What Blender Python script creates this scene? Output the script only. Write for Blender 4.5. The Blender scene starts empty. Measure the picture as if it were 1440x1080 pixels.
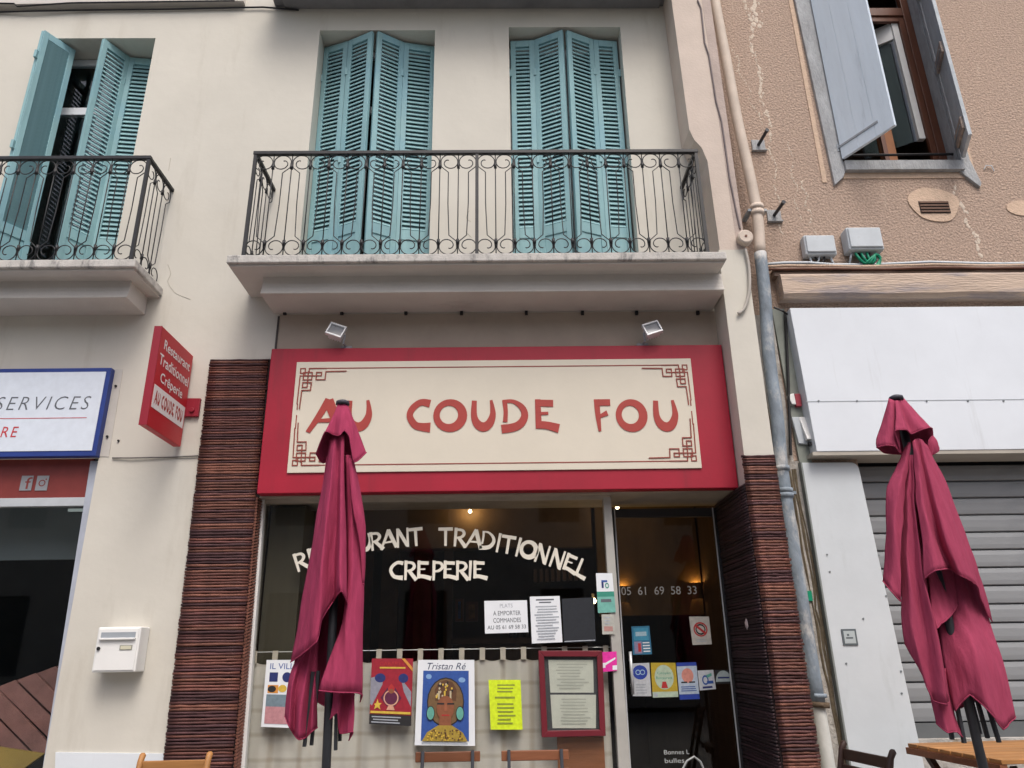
import bpy, bmesh, math, random
from mathutils import Vector, Matrix
R = math.radians
rnd = random.Random(7)
S = bpy.context.scene
COL = S.collection

# ------------------------------------------------------------------ camera, sky, sun, exposure
FPX, PITCH, YAW, ROLL, CZ, D = 1050.0, R(20.033), R(0.998), R(-0.905), 1.28, 5.6
_cp, _sp, _cy, _sy, _cr, _sr = math.cos(PITCH), math.sin(PITCH), math.cos(YAW), math.sin(YAW), math.cos(ROLL), math.sin(ROLL)
C_F = Vector((_sy * _cp, _cy * _cp, _sp)); _r0 = Vector((_cy, -_sy, 0)); _u0 = _r0.cross(C_F)
C_R = _cr * _r0 + _sr * _u0; C_U = -_sr * _r0 + _cr * _u0
cam = bpy.data.objects.new('camera', bpy.data.cameras.new('camera'))
COL.objects.link(cam); S.camera = cam
cam.data.sensor_width = 36; cam.data.lens = 36 * FPX / 1440
cam.data.clip_start = .05; cam.data.clip_end = 500
M4 = Matrix((C_R, C_U, -C_F)).transposed().to_4x4(); M4.translation = Vector((0, -D, CZ)); cam.matrix_world = M4

world = bpy.data.worlds.new('World'); S.world = world; world.use_nodes = True
wn = world.node_tree; bg = wn.nodes['Background']
sky = wn.nodes.new('ShaderNodeTexSky'); sky.sky_type = 'NISHITA'; sky.sun_disc = False
SUN_EL, SUN_AZ = R(58), R(165)                    # azimuth from +Y (north) clockwise: behind the camera, a little to its right
sky.sun_elevation = SUN_EL; sky.sun_rotation = SUN_AZ
sky.air_density = 1.0; sky.dust_density = 6.0; sky.ozone_density = 1.0
wn.links.new(sky.outputs[0], bg.inputs[0]); bg.inputs[1].default_value = .13
sl = bpy.data.lights.new('sun', 'SUN'); sl.energy = 1.0; sl.angle = R(24); sl.color = (.98, .99, 1)
sun = bpy.data.objects.new('sun', sl); COL.objects.link(sun)
sdir = Vector((math.sin(SUN_AZ) * math.cos(SUN_EL), math.cos(SUN_AZ) * math.cos(SUN_EL), math.sin(SUN_EL)))
sun.rotation_euler = sdir.to_track_quat('Z', 'Y').to_euler()
S.view_settings.view_transform = 'Standard'; S.view_settings.look = 'None'
S.view_settings.exposure = .56; S.view_settings.gamma = 1
S.cycles.use_denoising = True; S.cycles.max_bounces = 8; S.cycles.transparent_max_bounces = 12
S.cycles.caustics_reflective = False; S.cycles.caustics_refractive = False

# ------------------------------------------------------------------ measuring helpers (photograph pixel -> point on a real plane)
def ray(px, py): return (px - 720) / FPX * C_R + (540 - py) / FPX * C_U + C_F
def at(px, py, Y=0.0):
    d = ray(px, py); s = (Y + D) / d.y; return Vector((d.x * s, Y, CZ + d.z * s))
def atz(px, py, z):
    d = ray(px, py); s = (z - CZ) / d.z; return Vector((d.x * s, d.y * s - D, z))

# ------------------------------------------------------------------ materials
MATS = {}
def mat(name, col, rough=.75, var=.12, scale=6, bump=0.0, bscale=60, metal=0.0, stretch=(1, 1, 1), spec=.4, rand=0.0, dirt=None):
    m = bpy.data.materials.new(name); m.use_nodes = True; n = m.node_tree; p = n.nodes['Principled BSDF']; L = n.links.new
    tc = n.nodes.new('ShaderNodeTexCoord'); mp = n.nodes.new('ShaderNodeMapping'); mp.inputs['Scale'].default_value = stretch
    L(tc.outputs['Object'], mp.inputs[0])
    no = n.nodes.new('ShaderNodeTexNoise'); no.inputs['Scale'].default_value = scale; no.inputs['Detail'].default_value = 6; no.inputs['Roughness'].default_value = .62
    L(mp.outputs[0], no.inputs[0])
    cr = n.nodes.new('ShaderNodeValToRGB'); L(no.outputs[0], cr.inputs[0])
    cr.color_ramp.elements[0].position = .3; cr.color_ramp.elements[1].position = .7
    cr.color_ramp.elements[0].color = (*[c * (1 - var) for c in col], 1); cr.color_ramp.elements[1].color = (*[min(1, c * (1 + var)) for c in col], 1)
    out = cr.outputs[0]
    if dirt:                                        # (colour, noise scale, stretch, threshold, strength)
        dc, ds, dst, th, stg = dirt
        mp2 = n.nodes.new('ShaderNodeMapping'); mp2.inputs['Scale'].default_value = dst; L(tc.outputs['Object'], mp2.inputs[0])
        n2 = n.nodes.new('ShaderNodeTexNoise'); n2.inputs['Scale'].default_value = ds; n2.inputs['Detail'].default_value = 8; n2.inputs['Roughness'].default_value = .68
        L(mp2.outputs[0], n2.inputs[0])
        r2 = n.nodes.new('ShaderNodeValToRGB'); r2.color_ramp.elements[0].position = th; r2.color_ramp.elements[1].position = min(1, th + .14)
        r2.color_ramp.elements[0].color = (0, 0, 0, 1); r2.color_ramp.elements[1].color = (stg, stg, stg, 1); L(n2.outputs[0], r2.inputs[0])
        mx = n.nodes.new('ShaderNodeMix'); mx.data_type = 'RGBA'; L(r2.outputs[0], mx.inputs[0]); L(out, mx.inputs[6]); mx.inputs[7].default_value = (*dc, 1); out = mx.outputs[2]
    if rand:
        oi = n.nodes.new('ShaderNodeObjectInfo'); mr = n.nodes.new('ShaderNodeMapRange'); mr.inputs[3].default_value = 1 - rand; mr.inputs[4].default_value = 1 + rand
        L(oi.outputs['Random'], mr.inputs[0]); hs = n.nodes.new('ShaderNodeHueSaturation'); L(mr.outputs[0], hs.inputs['Value']); L(out, hs.inputs['Color']); out = hs.outputs[0]
    L(out, p.inputs['Base Color'])
    p.inputs['Roughness'].default_value = rough; p.inputs['Metallic'].default_value = metal; p.inputs['Specular IOR Level'].default_value = spec
    if bump:
        nb = n.nodes.new('ShaderNodeTexNoise'); nb.inputs['Scale'].default_value = bscale; nb.inputs['Detail'].default_value = 4; L(mp.outputs[0], nb.inputs[0])
        b = n.nodes.new('ShaderNodeBump'); b.inputs['Strength'].default_value = bump; b.inputs['Distance'].default_value = .02; L(nb.outputs[0], b.inputs['Height']); L(b.outputs[0], p.inputs['Normal'])
    MATS[name] = m; return m
def emit(name, col, st):
    m = bpy.data.materials.new(name); m.use_nodes = True; p = m.node_tree.nodes['Principled BSDF']
    p.inputs['Emission Color'].default_value = (*col, 1); p.inputs['Emission Strength'].default_value = st; p.inputs['Base Color'].default_value = (*col, 1); return m
def glass(name, tint=(.95, .95, .935), ior=1.45):
    m = bpy.data.materials.new(name); m.use_nodes = True; n = m.node_tree; n.nodes.clear(); L = n.links.new
    o = n.nodes.new('ShaderNodeOutputMaterial'); mx = n.nodes.new('ShaderNodeMixShader'); t = n.nodes.new('ShaderNodeBsdfTransparent'); g = n.nodes.new('ShaderNodeBsdfGlossy')
    f = n.nodes.new('ShaderNodeFresnel'); t.inputs[0].default_value = (*tint, 1); g.inputs['Roughness'].default_value = .02
    ge = n.nodes.new('ShaderNodeNewGeometry'); mr = n.nodes.new('ShaderNodeMapRange'); mr.inputs[3].default_value = ior; mr.inputs[4].default_value = 1 / ior   # same reflectance on both faces of the thin pane
    L(ge.outputs['Backfacing'], mr.inputs[0]); L(mr.outputs[0], f.inputs[0])
    L(f.outputs[0], mx.inputs[0]); L(t.outputs[0], mx.inputs[1]); L(g.outputs[0], mx.inputs[2]); L(mx.outputs[0], o.inputs[0]); return m

CREAM = mat('cream_render', (.585, .56, .495), .9, .06, 1.1, .12, 9, dirt=((.42, .385, .32), 1.3, (2.4, 2.4, .4), .56, .38))
PINK = mat('pink_render', (.56, .475, .41), .9, .08, 3, .12, 60, dirt=((.45, .33, .28), 2.5, (1, 1, .6), .58, .5))
CONC = mat('balcony_concrete', (.50, .48, .45), .9, .16, 9, .3, 70, dirt=((.13, .13, .13), 5, (3, 1, 1), .53, .75))
SOFF = mat('painted_moulding', (.56, .53, .49), .8, .06, 3, .1, 50, dirt=((.34, .31, .29), 4, (.4, 1, 1), .6, .5))
TERRA = mat('terracotta_roughcast', (.405, .30, .235), .95, .30, 55, .9, 50, dirt=((.62, .50, .40), 3.2, (4, 4, .45), .6, .55))
PATCH = mat('repair_plaster', (.58, .43, .32), .95, .1, 20, .4, 70)
SHUT = mat('shutter_turquoise', (.235, .405, .43), .65, .12, 7, .1, 60, stretch=(1, 1, .3), dirt=((.17, .35, .43), 2.5, (1, 1, .6), .5, .5))
IRON = mat('black_iron', (.018, .018, .02), .5, .3, 20)
RED = mat('red_paint', (.33, .008, .028), .5, .10, 3, .03, 30, dirt=((.22, .012, .026), 2, (3, 3, .3), .55, .6))
REDD = mat('dark_red', (.26, .01, .025), .5, .08, 4)
IVORY = mat('ivory_board', (.64, .59, .49), .5, .04, 2, .03, 30)
LETR = mat('letter_red', (.36, .045, .035), .5, .08, 8)
LINER = mat('fret_line', (.25, .05, .035), .6, .1, 8)
WHITE = mat('white_paint', (.67, .71, .75), .45, .04, 2, .03, 30, dirt=((.55, .56, .56), 2.4, (2, 2, .4), .6, .35))
WHITEP = mat('white_panel', (.57, .61, .635), .5, .05, 2.5, .03, 30, dirt=((.42, .45, .45), 2.2, (2, 2, .4), .57, .5))
WPLAS = mat('white_enamel', (.78, .78, .76), .35, .03, 6)
PAPER = mat('paper_white', (.74, .77, .80), .7, .03, 9)
REEDM = [mat('reed_a', (.135, .050, .038), .65, .3, 5, .2, 90, stretch=(1.2, 4, 4), rand=.3), mat('reed_b', (.100, .038, .034), .65, .3, 5, .2, 90, stretch=(1.2, 4, 4), rand=.3),
         mat('reed_c', (.165, .066, .045), .65, .3, 5, .2, 90, stretch=(1.2, 4, 4), rand=.3), mat('reed_d', (.068, .028, .030), .7, .3, 5, .2, 90, stretch=(1.2, 4, 4), rand=.3)]
REED_SHADE = mat('reed_shaded', (.042, .020, .024), .65, .35, 5, .2, 90, stretch=(.25, 4, 4), rand=.5)  # same reeds with recess shade put into the colour, for the inner return
BACKR = mat('reed_backing', (.02, .012, .012), .9)
CLOTH = mat('maroon_canvas', (.33, .043, .098), .9, .10, 9, .35, 9, stretch=(5, 5, 1), spec=.12)
CLOTH2 = mat('maroon_canvas_faded', (.325, .052, .102), .9, .10, 9, .35, 9, stretch=(5, 5, 1), spec=.12)
POLE = mat('dark_pole', (.03, .033, .04), .45, .2, 12)
GALV = mat('galvanised_flaking', (.20, .24, .28), .6, .35, 9, .35, 40, stretch=(1, 1, .5), dirt=((.52, .51, .49), 6, (1, 1, .5), .5, .9))
PIPEP = mat('pipe_pink', (.56, .475, .40), .7, .1, 6, .1, 50)
PIPEW = mat('pipe_white', (.60, .60, .56), .6, .1, 6, .1, 50, dirt=((.35, .3, .22), 5, (1, 1, .6), .6, .6))
WOODG = mat('weathered_board', (.46, .36, .285), .85, .18, 5, .5, 40, stretch=(.3, 2, 2), dirt=((.24, .22, .23), 4, (.4, 2.2, 2.2), .47, .8))
GREYW = mat('flaking_grey_paint', (.34, .35, .36), .8, .2, 12, .5, 60, stretch=(1, 1, .4), dirt=((.20, .19, .18), 6, (1, 1, .35), .55, .6))
GREYL = mat('grey_shutter_paint', (.50, .54, .57), .75, .15, 10, .3, 60, stretch=(1, 1, .4), dirt=((.30, .29, .27), 5, (1, 1, .4), .55, .5))
BLUES = mat('pale_blue_paint', (.62, .71, .79), .6, .06, 4, .2, 50, stretch=(2, 2, .2), dirt=((.33, .38, .43), 5, (3, 3, .3), .6, .5))
BROWNF = mat('varnished_wood', (.12, .045, .025), .4, .25, 6, .1, 40, stretch=(1, 1, .2))
STRIP = mat('crumbling_plaster', (.42, .40, .37), .95, .2, 7, .8, 26, dirt=((.22, .18, .13), 5, (1.5, 1.5, .5), .52, .8))
STEELS = mat('shutter_steel', (.25, .26, .27), .55, .08, 4, .05, 40, metal=.1, stretch=(.3, 1, 1), dirt=((.18, .19, .2), 3, (.4, 1, 1), .58, .5))
ALU = mat('aluminium', (.66, .68, .70), .35, .05, 8, metal=.3)
GREYP = mat('grey_plastic', (.50, .54, .57), .6, .08, 9, dirt=((.3, .32, .32), 9, (1, 1, 1), .6, .5))
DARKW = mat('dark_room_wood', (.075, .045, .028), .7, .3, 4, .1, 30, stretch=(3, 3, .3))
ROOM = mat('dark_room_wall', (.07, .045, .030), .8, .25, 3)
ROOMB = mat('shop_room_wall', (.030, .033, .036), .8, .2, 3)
HONEY = mat('honey_wood', (.36, .17, .055), .5, .25, 6, .1, 40, stretch=(.25, 2, 2), rand=.12)
TEAK = mat('reddish_wood', (.20, .075, .035), .5, .25, 6, .1, 40, stretch=(.25, 2, 2), rand=.1)
DARKCH = mat('dark_chair_wood', (.045, .022, .016), .5, .25, 8)
BLACK = mat('black_matt', (.012, .012, .014), .6)
NAVY = mat('sign_blue', (.02, .045, .22), .45)
TXT = mat('text_grey', (.11, .12, .14), .6)
TXTR = mat('text_red', (.50, .04, .05), .6)
VINYL = mat('white_vinyl', (.72, .68, .58), .6, .05, 10)
CURT = mat('linen_curtain', (.60, .585, .545), .95, .05, 5, .15, 300)
GREEN = mat('green_tape', (.0, .26, .14), .5)
GREYREFL = mat('grey_reflection', (.20, .245, .27), .6, .06, 3)
ORANGEW = mat('orange_brown_board', (.26, .095, .035), .6, .3, 4, .1, 30, stretch=(.4, 1, 3))
GLASS = glass('shop_glass'); GLASSD = glass('door_glass', (.82, .8, .76)); GLASSU = glass('upper_glass', (.85, .88, .88), 1.6)
PAVE = mat('pavement_stone', (.25, .24, .23), .85, .15, 3, .3, 30); ASPH = mat('street_paving', (.22, .215, .205), .9, .15, 3, .3, 60)
FAC = mat('opposite_render', (.46, .42, .36), .9, .1, 2, .2, 40)
def flat(name, c, rough=.6):
    return MATS.get(name) or (mat(name, c, rough, .14, 45) if name.startswith('print_') else mat(name, c, rough, .05, 14))

# curtain cloth: faint woven check over the plain linen
def _check(m):
    n = m.node_tree; L = n.links.new; p = n.nodes['Principled BSDF']; tc = next(x for x in n.nodes if x.type == 'TEX_COORD')
    src = p.inputs['Base Color'].links[0].from_socket; out = src
    for d in ('X', 'Z'):
        w = n.nodes.new('ShaderNodeTexWave'); w.wave_type = 'BANDS'; w.bands_direction = d; w.inputs['Scale'].default_value = 1.55 if d == 'X' else 2.0; w.inputs['Distortion'].default_value = .5
        L(tc.outputs['Object'], w.inputs[0]); r = n.nodes.new('ShaderNodeValToRGB'); r.color_ramp.elements[0].position = .0; r.color_ramp.elements[1].position = .14
        r.color_ramp.elements[0].color = (.78, .73, .68, 1); r.color_ramp.elements[1].color = (1, 1, 1, 1); L(w.outputs[0], r.inputs[0])
        mx = n.nodes.new('ShaderNodeMix'); mx.data_type = 'RGBA'; mx.blend_type = 'MULTIPLY'; mx.inputs[0].default_value = .8; L(out, mx.inputs[6]); L(r.outputs[0], mx.inputs[7]); out = mx.outputs[2]
    L(out, p.inputs['Base Color'])
_check(CURT)

# ------------------------------------------------------------------ object helpers
WM = {}
def link(o, parent=None):
    COL.objects.link(o); b = Matrix.LocRotScale(o.location, o.rotation_euler, o.scale); WM[o] = b
    if parent is not None:
        o.parent = parent; o.matrix_parent_inverse = WM[parent].inverted()
    return o
def tag(o, label, cat, group=None):
    o['label'] = label; o['category'] = cat
    if group: o['group'] = group
    return o
def thing(name, label, cat, loc, group=None):
    o = bpy.data.objects.new(name, None); o.location = loc; o.empty_display_size = .1; link(o); return tag(o, label, cat, group)
class MB:
    def __init__(s): s.v = []; s.f = []; s.m = []; s.mats = []
    def mi(s, m):
        if m is None: return 0
        if m not in s.mats: s.mats.append(m)
        return s.mats.index(m)
    def add(s, vs, fs, m=None):
        b = len(s.v); s.v += [tuple(v) for v in vs]; s.f += [tuple(b + i for i in f) for f in fs]; s.m += [s.mi(m)] * len(fs); return s
    def box(s, x0, x1, y0, y1, z0, z1, m=None):
        return s.add([(x, y, z) for z in (z0, z1) for y in (y0, y1) for x in (x0, x1)],
                     [(0, 2, 3, 1), (4, 5, 7, 6), (0, 1, 5, 4), (2, 6, 7, 3), (0, 4, 6, 2), (1, 3, 7, 5)], m)
    def obox(s, M, x0, x1, y0, y1, z0, z1, m=None):
        vs = [M @ Vector((x, y, z)) for z in (z0, z1) for y in (y0, y1) for x in (x0, x1)]
        return s.add(vs, [(0, 2, 3, 1), (4, 5, 7, 6), (0, 1, 5, 4), (2, 6, 7, 3), (0, 4, 6, 2), (1, 3, 7, 5)], m)
    def prism(s, pts, vec, m=None):          # polygon extruded along vec
        n = len(pts); v = Vector(vec); ps = [Vector(p) for p in pts]
        s.add(ps + [p + v for p in ps], [tuple(range(n)), tuple(range(2 * n - 1, n - 1, -1))] + [(i, i + n, (i + 1) % n + n, (i + 1) % n) for i in range(n)], m); return s
    def bar(s, a, b, w, h=None, m=None, up=(0, 0, 1)):
        a, b = Vector(a), Vector(b); d = (b - a).normalized(); u = Vector(up)
        if abs(d.dot(u)) > .98: u = Vector((0, 1, 0))
        x = d.cross(u).normalized(); y = x.cross(d); h = h or w
        r = [x * w / 2 * i + y * h / 2 * j for i, j in ((-1, -1), (1, -1), (1, 1), (-1, 1))]
        return s.add([a + q for q in r] + [b + q for q in r], [(3, 2, 1, 0), (4, 5, 6, 7), (0, 1, 5, 4), (1, 2, 6, 5), (2, 3, 7, 6), (3, 0, 4, 7)], m)
    def tube(s, pts, rad, n=6, m=None, caps=True):
        pts = [Vector(p) for p in pts]; rad = rad if isinstance(rad, (list, tuple)) else [rad] * len(pts); rings = []; pu = None
        for i, p in enumerate(pts):
            d = (pts[min(i + 1, len(pts) - 1)] - pts[max(i - 1, 0)]).normalized()
            u = pu if pu is not None else (Vector((0, 0, 1)) if abs(d.z) < .9 else Vector((0, 1, 0)))
            x = d.cross(u); x = x.normalized() if x.length > 1e-6 else d.orthogonal().normalized(); y = x.cross(d).normalized(); pu = y
            rings.append([p + (x * math.cos(2 * math.pi * k / n) + y * math.sin(2 * math.pi * k / n)) * rad[i] for k in range(n)])
        fs = [(i * n + k, i * n + (k + 1) % n, (i + 1) * n + (k + 1) % n, (i + 1) * n + k) for i in range(len(pts) - 1) for k in range(n)]
        if caps: fs += [tuple(range(n - 1, -1, -1)), tuple((len(pts) - 1) * n + k for k in range(n))]
        return s.add([v for r in rings for v in r], fs, m)
    def quad4(s, a, b, c, d, m=None): return s.add([a, b, c, d], [(0, 1, 2, 3)], m)
    def mesh(s, name, m=None, smooth=False):
        me = bpy.data.meshes.new(name); me.from_pydata(s.v, [], s.f)
        for x in (s.mats or [m]): me.materials.append(x)
        if s.mats: me.polygons.foreach_set('material_index', s.m)
        if smooth: me.polygons.foreach_set('use_smooth', [True] * len(me.polygons))
        me.update(); return me
    def build(s, name, m=None, parent=None, smooth=False, bevel=0.0):
        if m is not None and not s.mats: pass
        o = bpy.data.objects.new(name, s.mesh(name, m, smooth)); link(o, parent)
        if bevel:
            b = o.modifiers.new('bevel', 'BEVEL'); b.width = bevel; b.segments = 2; b.limit_method = 'ANGLE'
        return o
def inst(name, mesh, parent, loc, rot=(0, 0, 0), sc=(1, 1, 1)):
    o = bpy.data.objects.new(name, mesh); o.location = loc; o.rotation_euler = rot; o.scale = sc; return link(o, parent)
def kind(o, k): o['kind'] = k; return o

# text -> flat polygons in a box 0..1 (height normalised), using Blender's built-in font
_txt = {}
def text_mesh(body, shear=0.0, thin=0.0, space=1.0):
    k = (body, shear, thin, space)
    if k in _txt: return _txt[k]
    cu = bpy.data.curves.new('t', 'FONT'); cu.body = body; cu.shear = shear; cu.offset = thin; cu.resolution_u = 3; cu.space_character = space
    ob = bpy.data.objects.new('t', cu); COL.objects.link(ob); dg = bpy.context.evaluated_depsgraph_get(); dg.update()
    me = ob.evaluated_get(dg).to_mesh(); vs = [(v.co.x, v.co.y) for v in me.vertices]; fs = [tuple(p.vertices) for p in me.polygons]
    ob.evaluated_get(dg).to_mesh_clear(); bpy.data.objects.remove(ob); bpy.data.curves.remove(cu)
    if not vs: _txt[k] = ([], [], 1); return _txt[k]
    x0 = min(v[0] for v in vs); x1 = max(v[0] for v in vs); y0 = min(v[1] for v in vs); y1 = max(v[1] for v in vs)
    _txt[k] = ([((x - x0) / (x1 - x0), (y - y0) / (y1 - y0)) for x, y in vs], fs, (x1 - x0) / (y1 - y0)); return _txt[k]

# hand-drawn lettering of the restaurant: brush strokes (x, y, width), height 1
GL = {'C': (.8, [[(.74, .86, .24), (.45, .90, .2), (.2, .72, .2), (.12, .48, .2), (.28, .22, .22), (.5, .15, .24), (.76, .13, .3)]]),
      'U': (.8, [[(.12, .96, .16), (.11, .5, .2), (.22, .24, .26), (.42, .15, .28), (.6, .25, .26), (.71, .5, .2), (.70, .75, .14), (.66, .97, .09)]]),
      'D': (.86, [[(.14, .97, .15), (.17, .62, .13), (.15, .3, .14)], [(.08, .93, .1), (.4, .93, .12), (.66, .75, .18), (.74, .5, .21), (.62, .26, .24), (.4, .14, .25), (.04, .09, .26)]]),
      'E': (.82, [[(.14, 1, .18), (.15, .1, .2)], [(.06, .89, .21), (.64, .87, .21)], [(.2, .56, .09), (.47, .57, .09)], [(.08, .22, .22), (.4, .2, .23), (.8, .1, .27)]]),
      'F': (.64, [[(.14, 1, .2), (.16, .5, .18), (.2, .02, .1)], [(.06, .9, .2), (.62, .9, .2)], [(.22, .47, .1), (.5, .58, .16)]]),
      'A': (.95, [[(.52, 1, .2), (.3, .5, .17), (.04, 0, .12)], [(.5, .98, .26), (.68, .5, .25), (.86, .03, .22)], [(.26, .34, .1), (.72, .36, .14)]]),
      'R': (.78, [[(.14, 1, .2), (.15, .02, .15)], [(.08, .9, .16), (.46, .88, .17), (.58, .7, .2), (.44, .52, .17), (.16, .47, .12)], [(.3, .5, .2), (.72, .02, .25)]]),
      'S': (.66, [[(.6, .9, .18), (.28, .9, .18), (.14, .7, .2), (.36, .5, .22), (.56, .3, .22), (.42, .1, .2), (.05, .1, .17)]]),
      'T': (.76, [[(.0, .88, .2), (.76, .91, .22)], [(.38, .9, .2), (.42, .02, .16)]]), 'I': (.26, [[(.15, 1, .18), (.12, 0, .14)]]),
      'N': (.78, [[(.12, 0, .14), (.15, 1, .18)], [(.15, .95, .22), (.62, .06, .22)], [(.64, 0, .16), (.66, 1, .13)]]),
      'L': (.64, [[(.16, 1, .15), (.13, .1, .2)], [(.06, .14, .2), (.64, .07, .27)]]), 'P': (.66, [[(.14, 1, .2), (.15, 0, .15)], [(.08, .9, .16), (.46, .88, .17), (.58, .68, .2), (.42, .5, .17), (.16, .45, .12)]])}
def smooth_line(pts, k=5):
    out = []
    for i in range(len(pts) - 1):
        p0, p1, p2, p3 = pts[max(i - 1, 0)], pts[i], pts[i + 1], pts[min(i + 2, len(pts) - 1)]
        for j in range(k):
            t = j / k; out.append(tuple(.5 * (2 * b + (c - a) * t + (2 * a - 5 * b + 4 * c - d) * t * t + (3 * b - a - 3 * c + d) * t ** 3) for a, b, c, d in zip(p0, p1, p2, p3)))
    out.append(tuple(pts[-1])); return out
def glyph(mb, ch, f, m=None, wk=1.0):                # f(x,y,layer)->3D
    if ch == 'O':
        n = 32; o = [(.5 + .5 * math.cos(2 * math.pi * i / n), .5 + .5 * math.sin(2 * math.pi * i / n)) for i in range(n)]
        q = [(.46 + .27 * math.cos(2 * math.pi * i / n), .52 + .28 * math.sin(2 * math.pi * i / n)) for i in range(n)]
        for lay, fl in ((1, False), (0, True)): pass
        vs = [f(x, y, 1) for x, y in o] + [f(x, y, 1) for x, y in q] + [f(x, y, 0) for x, y in o] + [f(x, y, 0) for x, y in q]
        fs = []
        for i in range(n):
            j = (i + 1) % n; fs += [(i, j, n + j, n + i), (2 * n + i, 2 * n + j, j, i), (n + i, n + j, 3 * n + j, 3 * n + i)]
        mb.add(vs, fs, m); return
    for si, st in enumerate(GL[ch][1]):
        pts = smooth_line(st) if len(st) > 2 else st
        Lh, Rh = [], []
        for i, p in enumerate(pts):
            a, b = pts[max(i - 1, 0)], pts[min(i + 1, len(pts) - 1)]; d = Vector((b[0] - a[0], b[1] - a[1])).normalized(); nn = Vector((-d.y, d.x)) * p[2] * wk / 2
            Lh.append((p[0] + nn.x, p[1] + nn.y)); Rh.append((p[0] - nn.x, p[1] - nn.y))
        n = len(pts); up = 1 + .12 * si
        vs = [f(x, y, up) for x, y in Lh] + [f(x, y, up) for x, y in Rh] + [f(x, y, 0) for x, y in Lh] + [f(x, y, 0) for x, y in Rh]; fs = []
        for i in range(n - 1): fs += [(i, n + i, n + i + 1, i + 1), (i, i + 1, 2 * n + i + 1, 2 * n + i), (n + i + 1, n + i, 3 * n + i, 3 * n + i + 1)]
        fs += [(0, 2 * n, 3 * n, n), (n - 1, 2 * n - 1, 4 * n - 1, 3 * n - 1)]
        mb.add(vs, fs, m)

# printed sheets: a thin slab on a four-cornered outline, with flat print laid on it
class Sheet:
    def __init__(s, quad, Y, base, thick=.003, back=0.0):
        s.q = [at(x, y, Y) for x, y in quad]; s.mb = MB(); s.t = thick; s.k = 0
        s.nrm = Vector((0, -1, 0)); q = [p.copy() for p in s.q]; s.mb.prism([q[0], q[3], q[2], q[1]], (0, thick, 0), base)
    def P(s, u, v, off=.0008):                       # u right, v down
        a = s.q[0].lerp(s.q[1], u); b = s.q[3].lerp(s.q[2], u); return a.lerp(b, v) + s.nrm * off
    def poly(s, pts, m):
        s.k += 1; s.mb.add([s.P(u, v, .0006 + .0002 * s.k) for u, v in pts], [tuple(range(len(pts)))], m); return s
    def rect(s, u0, v0, u1, v1, m): return s.poly([(u0, v0), (u0, v1), (u1, v1), (u1, v0)], m)
    def disc(s, cu, cv, ru, rv, m, a0=0, a1=360, n=20): return s.poly([(cu + ru * math.cos(R(a0 + (a1 - a0) * i / n)), cv - rv * math.sin(R(a0 + (a1 - a0) * i / n))) for i in range(n + (a1 - a0 < 360))], m)
    def ring(s, cu, cv, ru, rv, w, m, n=24):
        s.k += 1; vs = []
        for i in range(n):
            a = 2 * math.pi * i / n
            for k in (1, 1 - w): vs.append(s.P(cu + ru * k * math.cos(a), cv + rv * k * math.sin(a), .0006 + .0002 * s.k))
        s.mb.add(vs, [(2 * i, 2 * i + 1, (2 * i + 3) % (2 * n), (2 * i + 2) % (2 * n)) for i in range(n)], m); return s
    def text(s, body, u0, v0, u1, v1, m, shear=0, thin=0):
        vs, fs, _ = text_mesh(body, shear, thin); s.k += 1
        s.mb.add([s.P(u0 + (u1 - u0) * x, v1 + (v0 - v1) * y, .0006 + .0002 * s.k) for x, y in vs], fs, m); return s
    def lines(s, u0, v0, u1, v1, n, m, jit=.3):
        for i in range(n):
            v = v0 + (v1 - v0) * (i + .2) / n; a = u0 + (u1 - u0) * rnd.uniform(0, jit) * .5; b = u1 - (u1 - u0) * rnd.uniform(0, jit); s.rect(a, v, b, v + (v1 - v0) / n * .42, m)
        return s
    def done(s, name, label, cat, group=None):
        o = s.mb.build(name); return tag(o, label, cat, group)

# ================================================================== setting
g = MB(); g.box(-60, 60, -60, 6, -.3, -.12); kind(g.build('street', ASPH), 'structure')
g = MB(); g.box(-60, 60, -2.9, .6, -.2, 0); kind(g.build('pavement', PAVE), 'structure')

# ------------------------------------------------------------------ cream building
cb = thing('cream_building', 'cream rendered building with turquoise shutters, two balconies and a red restaurant sign', 'building', (-1, 0, 0))
def wall_holes(x0, x1, z0, z1, holes, Y, depth):
    mb = MB(); xs = sorted({x0, x1, *[h[0] for h in holes], *[h[1] for h in holes]}); zs = sorted({z0, z1, *[h[2] for h in holes], *[h[3] for h in holes]})
    xs = [x for x in xs if x0 <= x <= x1]; zs = [z for z in zs if z0 <= z <= z1]
    inh = lambda x, z: any(h[0] < x < h[1] and h[2] < z < h[3] for h in holes)
    for i in range(len(xs) - 1):
        for j in range(len(zs) - 1):
            if not inh((xs[i] + xs[i + 1]) / 2, (zs[j] + zs[j + 1]) / 2):
                mb.quad4((xs[i], Y, zs[j]), (xs[i + 1], Y, zs[j]), (xs[i + 1], Y, zs[j + 1]), (xs[i], Y, zs[j + 1]))
                mb.quad4((xs[i + 1], Y + depth, zs[j]), (xs[i], Y + depth, zs[j]), (xs[i], Y + depth, zs[j + 1]), (xs[i + 1], Y + depth, zs[j + 1]))
    for a, b, c, d in holes:
        mb.quad4((a, Y, c), (a, Y, d), (a, Y + depth, d), (a, Y + depth, c)); mb.quad4((b, Y, d), (b, Y, c), (b, Y + depth, c), (b, Y + depth, d))
        mb.quad4((a, Y, d), (b, Y, d), (b, Y + depth, d), (a, Y + depth, d)); mb.quad4((b, Y, c), (a, Y, c), (a, Y + depth, c), (b, Y + depth, c))
    return mb
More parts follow.
